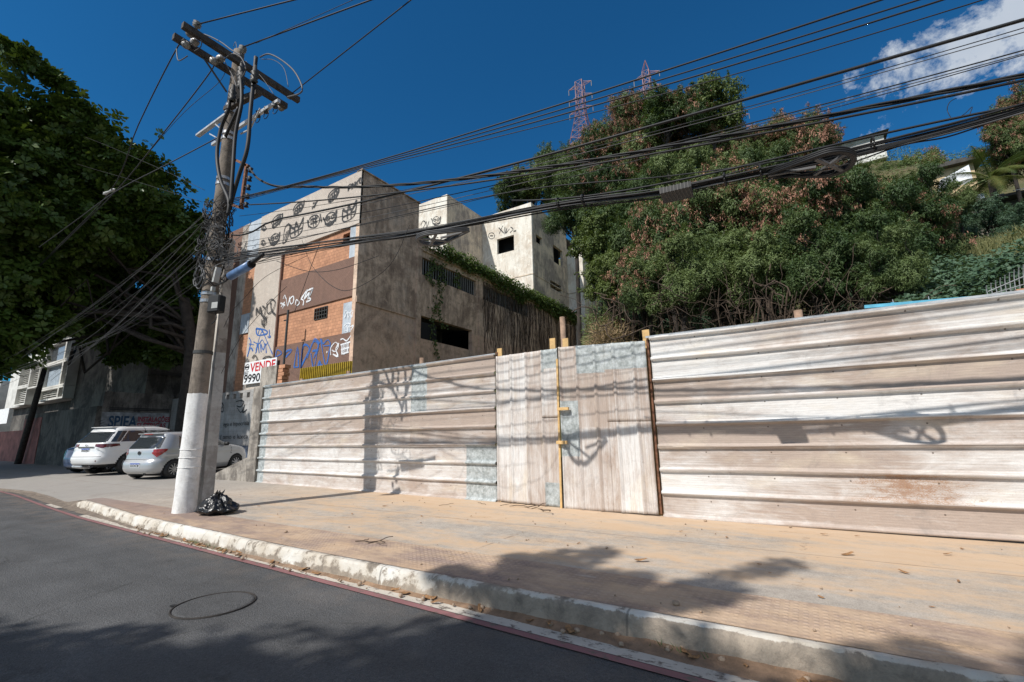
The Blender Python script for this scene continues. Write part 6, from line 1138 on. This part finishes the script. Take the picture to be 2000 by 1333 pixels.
def ordinal(lst, px, kd):
    xs_o = sorted(q[0] for q in lst if q[3] == kd); n = len(xs_o); i = xs_o.index(px)
    if n == 1: return 'the only'
    return 'leftmost' if i == 0 else ('rightmost' if i == n-1 else ['', 'second', 'third', 'fourth', 'fifth', 'sixth', 'seventh', 'eighth', 'ninth'][i]+' from left')
r1 = random.Random(3)
for rk_, (where, yy, lst) in rows.items():
    for px, py, rp, kd in lst:
        y = yy*(1+r1.uniform(-.06, .06)); c = P(px, py, 'y', y); dep = float((c-H0) @ fw); r_ = rp*dep/F*{'upper': .98, 'ridge': .95, 'slope': .85, 'front': 1.02}.get(rk_, 1.05)
        o = protos[kd] if first[kd] else copy_tree(protos[kd]); first[kd] = False
        o.location = (c[0], c[1], c[2]-1.6*r_); o.scale = (r_, r_, r_*r1.uniform(1.05, 1.3)); o.rotation_euler = (0, 0, r1.uniform(0, 6.28)); tag(o, ordinal(lst, px, kd)+' '+kname[kd]+' '+where, 'bush' if kd == 'bush' else 'tree', kname[kd]+' '+where)

# stuff on the hill: undergrowth, straw, ground cover, dead branches
def scatter(name, n, xf, y0, y1, L, W, m, label, seed, lift=.25, droop=.2, upb=.7, cond=None):
    rs = np.random.default_rng(seed); y = y0+(y1-y0)*rs.random(n)**1.2; q0_, q1_ = xf; x = y*(q0_+(q1_-q0_)*rs.random(n))
    if cond is not None: k = cond(x, y); x, y = x[k], y[k]
    cl_ = .5+.5*np.sin(x*1.9+np.sin(y*1.3))*np.sin(y*1.7); z = hill_z(x, y)+rs.random(len(x))*lift*(.3+cl_*1.4); C = np.stack([x, y, z], 1); V = leaves(C, L, W, np.tile([0, -.5, .6], (len(x), 1)), rs, upb, .03, droop); return tag(raw(name, V, quads(V), m), label, kind='stuff')
scatter('undergrowth', 80000, (-.42, .32), 12.5, 46, .20, .045, 'leaf_feathery', 'tangled green undergrowth covering the hillside between the trees', 31, 1.0, cond=lambda x, y: (x/y < .16) | (y > 27))
scatter('ground_cover', 60000, (.13, .42), 10.2, 27, .105, .07, 'leaf_blue', 'bluish green creeping plants on the open slope at the right', 32, .55)
scatter('tall_grass', 15000, (.24, .40), 15.5, 20, .55, .03, 'leaf_grass', 'pale tall grass patch on the slope at the right', 33, .25, -2.5, .0)
scatter('dry_grass', 9000, (-.40, -.20), 12.0, 19, .50, .022, 'straw', 'dry straw grass at the foot of the hill behind the gate', 34, .5, -.8, .0)
m = MB(); rs = np.random.default_rng(9)
for k in range(260):
    px = rs.uniform(1150, 1760); py = rs.uniform(575, 670); y = rs.uniform(10.8, 13.5); c = P(px, py, 'y', y); 
    if c[2] < float(hill_z(c[0], c[1]))-.6: c[2] = float(hill_z(c[0], c[1]))
    d_ = np.array([rs.normal(0, .6), rs.normal(0, .3), rs.uniform(-.4, 1.3)]); d_ *= rs.uniform(.5, 1.4)/np.linalg.norm(d_); pts = [c+d_*t+rs.normal(0, .07, 3) for t in np.linspace(0, 1, 6)]; m.tube(curve(pts, 2), .006 if k % 6 else .014, 4, False)
for k in range(150):
    px = rs.uniform(1150, 1720); y = rs.uniform(11.8, 14.5); c = P(px, rs.uniform(560, 610), 'y', y); L = rs.uniform(1.2, 3.2); ph = rs.uniform(0, 6)
    m.tube([(c[0]+.10*math.sin(t*4+ph)+.15*t*math.cos(ph), c[1]+.08*math.cos(t*3+ph), c[2]-L*t) for t in np.linspace(0, 1, 9)], .009 if k % 4 else .02, 4, False)
tag(m.build('dead_branches', 'twig'), 'mass of dry bare branches hanging under the trees behind the fence', kind='stuff')

# climbing plant over the boundary wall
VN = empty('climbing_plant', (SX, 27, 10.6), 'green creeper spilling along the top of the long side wall', 'creeper'); rs = np.random.default_rng(41); n = 15000
y = 15.8+22.5*rs.random(n)**.9; hang = (.25+.45*np.clip((y-17)/8, 0, 1)); hump = .5+.5*np.sin(y*1.7)*np.sin(y*.63+1); z = 10.95+rs.normal(0, .12, n)-rs.random(n)**2.2*hang*(.4+hump); x = SX+.10+rs.normal(0, .12, n)*(z > 10.4)+.02; z += (.22+.2*hump)*(rs.random(n) > .6)
keep = rs.random(n) < np.clip((y-15)/3, .25, 1); C = np.stack([x, y, z], 1)[keep]; V = leaves(C, .16, .12, np.tile([.8, 0, .5], (len(C), 1)), rs, .3, .03, .4); raw('foliage', V, quads(V), 'leaf_creeper', VN)
C = []; 
for y0_, zb_, nn in ((16.9, 5.2, 170), (17.3, 6.9, 150), (16.5, 8.9, 120), (18.6, 9.4, 60)):
    t = rs.random(nn); C.append(np.stack([SX+.05+rs.normal(0, .03, nn), y0_+rs.normal(0, .12, nn)+.2*np.sin(t*7), lerp(10.4, zb_, t)], 1))
C = np.concatenate(C); V = leaves(C, .15, .11, np.tile([1., -.2, .2], (len(C), 1)), rs, .2, .03, .5); raw('hanging_foliage', V, quads(V), 'leaf_vine', VN)
m = MB()
for k in range(230):
    y0_ = rs.uniform(21, 37.5); z0_ = 10.4; L = rs.uniform(1.2, 5.2); m.tube([(SX+.03+.02*math.sin(t*5), y0_+rs.normal(0, .05)+.35*math.sin(t*3+k)*t, z0_-L*t) for t in np.linspace(0, 1, 9)], .013, 4, False)
m.build('bare_stems', 'twig', VN)

# ------------------------------------------------------------------ things on the hill
def YB(px0, px1, py0, py1, y): a, b_ = P(px0, py1, 'y', y), P(px1, py0, 'y', y); return float(a[0]), float(b_[0]), float(a[2]), float(b_[2])
pv = empty('roofed_pavilion', (5.8, 38, 18), 'small roofed white house with open veranda on top of the hill', 'house'); x0, x1, z0, z1 = YB(1636, 1728, 272, 300, 38); z0 += .45; z1 += .35
MB().bb(x0, x1, 38.2, 42, z0-1.6, z0+.1).build('wall', 'white_wall', pv); MB().bb(x0, x1, 39.6, 42, z0+.1, z1).build('rear_wall', 'dark_wall', pv)
for t in (0, .33, .66, 1): xx = lerp(x0+.12, x1-.12, t); MB().bb(xx-.13, xx+.13, 38.2, 38.5, z0+.1, z1).build('column', 'white_wall', pv)
MB().bb(x0, x1, 38.15, 38.4, z1, z1+.25).build('lintel', 'white_wall', pv)
MB().add([(x0-.35, 37.8, z1+.25), (x1+.3, 37.8, z1+.25), (x1+.3, 42.3, z1+.25), (x0-.35, 42.3, z1+.25), (x0+.9, 39.8, z1+.85), (x1-.4, 39.8, z1+.85)], [(0, 1, 5, 4), (1, 2, 5), (2, 3, 4, 5), (3, 0, 4), (0, 3, 2, 1)]).build('roof', 'dark_roof', pv)
yh = empty('yellow_house', (8, 31, 12), 'yellow house with a lean-to white roof half hidden behind the palm', 'house'); x0, x1, z0, z1 = YB(1822, 1900, 318, 350, 31)
MB().bb(x0, x1, 31, 36, z0-2.5, z1).build('wall', 'cream_wall', yh); MB().bb(x0-.4, x1+.4, 30.6, 36.4, z1, z1+.16).build('roof', 'dark_roof', yh); x2_, x3_, z2_, z3_ = YB(1850, 1893, 306, 314, 31)
MB().bb(x2_, x3_, 31.4, 34, z1+.16, z3_+.2).build('roof_tank', 'dark_roof', yh); A, B_, C_ = P(1832, 372, 'y', 29), P(1892, 322, 'y', 29.5), P(1900, 350, 'y', 28)
MB().add([tuple(A), tuple(P(1836, 352, 'y', 30)), tuple(B_), tuple(C_), (A[0], A[1], A[2]-.12), (C_[0], C_[1], C_[2]-.12)], [(0, 3, 2, 1), (0, 4, 5, 3)]).build('white_roof_slope', 'roof_white', yh)
dh = empty('hillside_shack', (9, 24, 8), 'dark low shack behind the palm with a corrugated grey awning at the right edge', 'house'); x0, x1, z0, z1 = YB(1880, 2040, 370, 402, 24)
MB().bb(x0, x1, 24.5, 27, z0-2, z1).build('wall', 'dark_wall', dh); MB().bb(x0-.3, x1+1, 23.9, 27.3, z1, z1+.10).build('roof', 'dark_roof', dh); aw = MB(); A = P(1978, 372, 'y', 22); B_ = P(2080, 350, 'y', 22)
for k in range(16): t0, t1 = k/16, (k+.55)/16; q0_, q1_ = lerp(A, B_, t0), lerp(A, B_, t1); aw.add([tuple(q0_), tuple(q1_), (q1_[0]+.1, q1_[1]-.9, q1_[2]-.42), (q0_[0]+.1, q0_[1]-.9, q0_[2]-.42), (q0_[0], q0_[1], q0_[2]-.04), (q1_[0], q1_[1], q1_[2]-.04)], [(0, 1, 2, 3), (0, 4, 5, 1)])
aw.build('awning', 'galvanised', dh)
for px in (1905, 1945): xx0, xx1, zz0, zz1 = YB(px, px+16, 378, 394, 24.4); MB().bb(xx0, xx1, 24.40, 24.49, zz0, zz1).build('window', 'curtain', dh)
x0, x1, z0, z1 = YB(1895, 1945, 405, 440, 22); o = MB().bb(x0, x1, 22, 22.4, z0-1, z1).build('retaining_wall', 'pier_concrete', origin=(x0, 22, z0)); tag(o, 'short grey retaining wall below the shack on the slope', 'wall')
x0, x1, z0, z1 = YB(1745, 1800, 422, 462, 24.5); o = MB().bb(x0, x1, 24.5, 24.8, z0-1, z1).build('brick_wall', 'clay_brick', origin=(x0, 24.5, z0)); tag(o, 'weathered brick garden wall glimpsed between bushes right of the thicket', 'wall')
# palm
pb = P(1945, 440, 'y', 21.5); pcn = P(1935, 352, 'y', 21.5); PM = empty('palm_tree', tuple(pb), 'small palm with yellowing lower fronds in front of the hillside shack', 'palm'); MB().tube([tuple(pb-np.array([0, 0, 1])), tuple(lerp(pb, pcn, .5)+np.array([.05, 0, 0])), tuple(pcn)], [.12, .10, .09], 8).build('trunk', 'bark', PM, True); rs = np.random.default_rng(77)
for k in range(17):
    a = k*2.4; el = rs.uniform(.15, 1.35); L = rs.uniform(1.4, 1.9); hdir = np.array([math.cos(a), math.sin(a), 0]); mb = MB(); pts = []
    for t in np.linspace(0, 1, 12): pts.append(pcn+hdir*L*t*math.cos(el*(1-.4*t))+np.array([0, 0, L*(t*math.sin(el)-1.05*t*t*(1.1-el*.55))]))
    pts = np.array(pts); mb.tube(pts, np.linspace(.018, .004, 12), 4); sd_ = np.cross(hdir, [0, 0, 1.0]); V = []
    for t in np.linspace(.12, .98, 34):
        i_ = min(10, int(t*11)); c = lerp(pts[i_], pts[i_+1], t*11-i_); fwd = pts[i_+1]-pts[i_]; fwd /= np.linalg.norm(fwd)
        for sg in (-1, 1): ll = .42*math.sin(math.pi*min(1, t*.8+.15)); dd_ = sd_*sg+fwd*.8+np.array([0, 0, -.45]); dd_ /= np.linalg.norm(dd_); mb.add([c-fwd*.02, c+fwd*.02, c+dd_*ll], [(0, 1, 2)])
    mb.build('frond', 'leaf_palm', PM)
# blue canopy and railing behind the right fence
bcn = empty('blue_canopy', (1.7, 9, 3.2), 'blue steel beam edging a low sheet canopy just over the right fence', 'canopy'); A, B_ = P(1688, 600, 'y', 9), P(1930, 580, 'y', 9)
MB().bar(A, B_, .045, .05).build('beam', 'blue_metal', bcn); MB().bar((A[0]-.0, A[1]+.3, A[2]-.09), (B_[0]+.3, B_[1]+.3, B_[2]-.09), .8, .02).build('roof_sheet', 'galvanised', bcn)
for px, py in ((1745, 594), (1815, 588)): q = P(px, py, 'y', 9); MB().tube([tuple(q), (q[0], q[1], q[2]+.07)], .006, 5).build('bolt', 'galvanised', bcn)
q = P(1744, 600, 'y', 9); MB().box(q, (.04, .04, .14)).build('bracket', 'blue_metal', bcn)
for q in (A, B_): MB().bb(q[0]-.03, q[0]+.03, 9.2, 9.26, .1, q[2]-.1).build('support', 'blue_metal', bcn)
rl = empty('steel_railing', (2.8, 9.5, 3.2), 'outward-curving grey bar railing over the fence at the right edge', 'railing'); br_ = MB()
for k in range(14):
    px = 1928+k*9; y = 9.6; b0 = P(px+3, 582-.6*k, 'y', y); t0_ = P(px-3, 560-5.2*k, 'y', y); br_.tube(curve([tuple(b0), tuple(lerp(b0, t0_, .7)), (t0_[0], t0_[1]-.04, t0_[2])], 4), .007, 5)
br_.build('bars', 'steel_grid', rl); A, B_ = P(1926, 578, 'y', 9.6), P(2060, 538, 'y', 9.6); MB().tube([tuple(A), tuple(B_)], .008, 5).build('rail', 'steel_grid', rl); A, B_ = P(1930, 570, 'y', 9.6), P(2060, 515, 'y', 9.6); MB().tube([tuple(A), tuple(B_)], .008, 5).build('rail', 'steel_grid', rl)
q = P(1990, 568, 'y', 7.9); ob = MB().bb(q[0]-.05, q[0]+.30, 7.8, 8.0, .1, q[2]).build('brick_post', 'clay_brick', origin=(q[0], 7.9, .1)); tag(ob, 'brick post top peeping over the fence at the far right edge', 'post')

# pylons far behind the hill
def pylon(label, px, pytop, pybot, wtop, wbot, arms, y=200):
    T = P(px, pytop, 'y', y); Bq = P(px, pybot, 'y', y); e = empty('lattice_pylon', (Bq[0], y, Bq[2]-25), label, 'pylon', 'lattice pylons beyond the hill'); zt_, zb_ = T[2], Bq[2]-25; x = (T[0]+Bq[0])/2; hw = lambda z: wtop+(wbot-wtop)*max(0, (zt_-16-z)/(zt_-16-Bq[2]))**1.1 if z < zt_-16 else wtop
    m = MB(); zs = np.linspace(zb_, zt_, 17); c4 = lambda z: [(x+sx_*hw(z), y+sy_*hw(z), z) for sx_, sy_ in ((-1, -1), (1, -1), (1, 1), (-1, 1))]
    for a, b_ in zip(zs[:-1], zs[1:]):
        A4, B4 = c4(a), c4(b_)
        for k in range(4): m.bar(A4[k], B4[k], .28); m.bar(A4[k], B4[(k+1) % 4], .13); m.bar(A4[(k+1) % 4], B4[k], .13); m.bar(B4[k], B4[(k+1) % 4], .13)
    m.build('lattice_mast', 'pylon_red', e)
    if arms == 'peak':
        m = MB(); [m.bar(q, (x, y, zt_+7), .25) for q in c4(zt_)]; m.build('peak', 'pylon_red', e)
    for k in range(3):
        z = zt_-2-7.5*k
        for sg in (-1, 1):
            m = MB(); tip = (x+sg*(hw(z)+4.6), y, z); m.bar((x+sg*hw(z), y-1, z), tip, .2); m.bar((x+sg*hw(z), y+1, z), tip, .2); m.bar((x+sg*hw(z), y, z+2), tip, .2); o = m.build('cross_arm', 'pylon_red', e); MB().bar(tip, (tip[0], y, z-3.2), .28).build('insulator_string', 'dark_steel', o)
pylon('leftmost and widest of the three red lattice pylons', 1136, 160, 305, 1.9, 6.3, 'flat'); pylon('middle red lattice pylon, the one with the pointed tip', 1267, 140, 260, 1.6, 4.0, 'peak'); pylon('rightmost red lattice pylon, only a short piece between the treetops', 1446, 222, 330, 1.3, 2.2, 'flat', 260)

# street trees across the road, behind the photographer: they throw the foreground shade
def backtree(label, base, blobs, seed, per=150):
    rs = np.random.default_rng(seed); e = empty('street_tree', base, label, 'tree'); Vs = []
    for c, r_ in blobs: C, N = blob_pts(c, (r_, r_, r_*.7), int(per*r_**2)+(40 if r_ > .3 else 7), rs, .3, .35); Vs.append(rosettes(C, N, 7, *((.32, .16) if r_ > .4 else (.20, .07)), rs))
    V = np.concatenate(Vs); raw('crown', V, quads(V), 'leaf_almond', e); t = MB(); t.tube(curve([base, (base[0]+.1, base[1]+.1, 2.5), (base[0], base[1]+.3, 5.5)], 5), np.linspace(.28, .18, 11), 10)
    for c, r_ in blobs:
        if r_ > .5: limb(t, (base[0], base[1]+.25, rs.uniform(3.5, 5.4)), c, .10, .03, rs, 7, .6)
    t.build('trunk', 'bark', e, True)
def sh_to(x, y, z): return (x+SUN.x/SUN.z*z, y+SUN.y/SUN.z*z, z)
bt = [(sh_to(-4.3, .8, 8), .75), (sh_to(-3.5, 1.15, 8.2), .8), (sh_to(-5.1, .35, 8), .8), (sh_to(-2.6, 1.5, 8.3), .8), (sh_to(1.6, .6, 8), 2.6), (sh_to(-.9, -.2, 8.5), 2.4), (sh_to(-3.0, -1.6, 8), 2.2), (sh_to(-1.9, 2.2, 8.3), .85), (sh_to(-.6, 1.9, 9), 1.0), (sh_to(.9, 2.35, 9), 1.05), (sh_to(2.4, 2.9, 9), 1.1), (sh_to(-4.2, -.3, 7.8), 1.25), (sh_to(-2.0, 3.55, 8.6), .22), (sh_to(-1.5, 3.6, 9), .22), (sh_to(.5, 3.5, 8.8), .34), (sh_to(1.2, 3.8, 8.8), .34), (sh_to(-1.0, 2.75, 8.8), .55), (sh_to(0, 2.8, 8.8), .55), (sh_to(.9, 3.1, 8.8), .5), (sh_to(-1.9, 3.0, 8.6), .45), (sh_to(4, 1.6, 8.5), 2.2), (sh_to(-5.2, -.8, 8.4), 1.3), (sh_to(1.2, -3, 9), 2.8), (sh_to(-2.6, -3.6, 9), 2.4)]
for ax_, ay_, bx_, by_, w0 in ((-2.0, 3.5, -2.95, 3.75, .22), (-2.0, 3.5, -2.62, 4.45, .20), (-2.0, 3.5, -1.93, 5.0, .19), (-1.9, 3.6, -2.3, 4.75, .12), (-1.5, 3.6, -1.35, 4.4, .18), (-1.4, 3.5, -.28, 5.4, .17), (-1.3, 3.6, -.6, 4.35, .14), (-1.7, 3.6, -1.6, 4.3, .14)):
    for t in np.linspace(.1, 1, 9): bt.append((sh_to(lerp(ax_, bx_, t), lerp(ay_, by_, t), 8.8), w0*.62*(1.15-.65*t)))
bt.append((sh_to(-1.93, 5.0, 8.8), .17))
backtree('street tree across the road behind the camera that shades the foreground', (-1.2, -9.6, 0), bt, 61, 105)
sheet('far_pavement', -60, 60, lambda x: -8.6, -13.5, 40, 4, 'walk_concrete', lambda X, Y: .14+0*X)
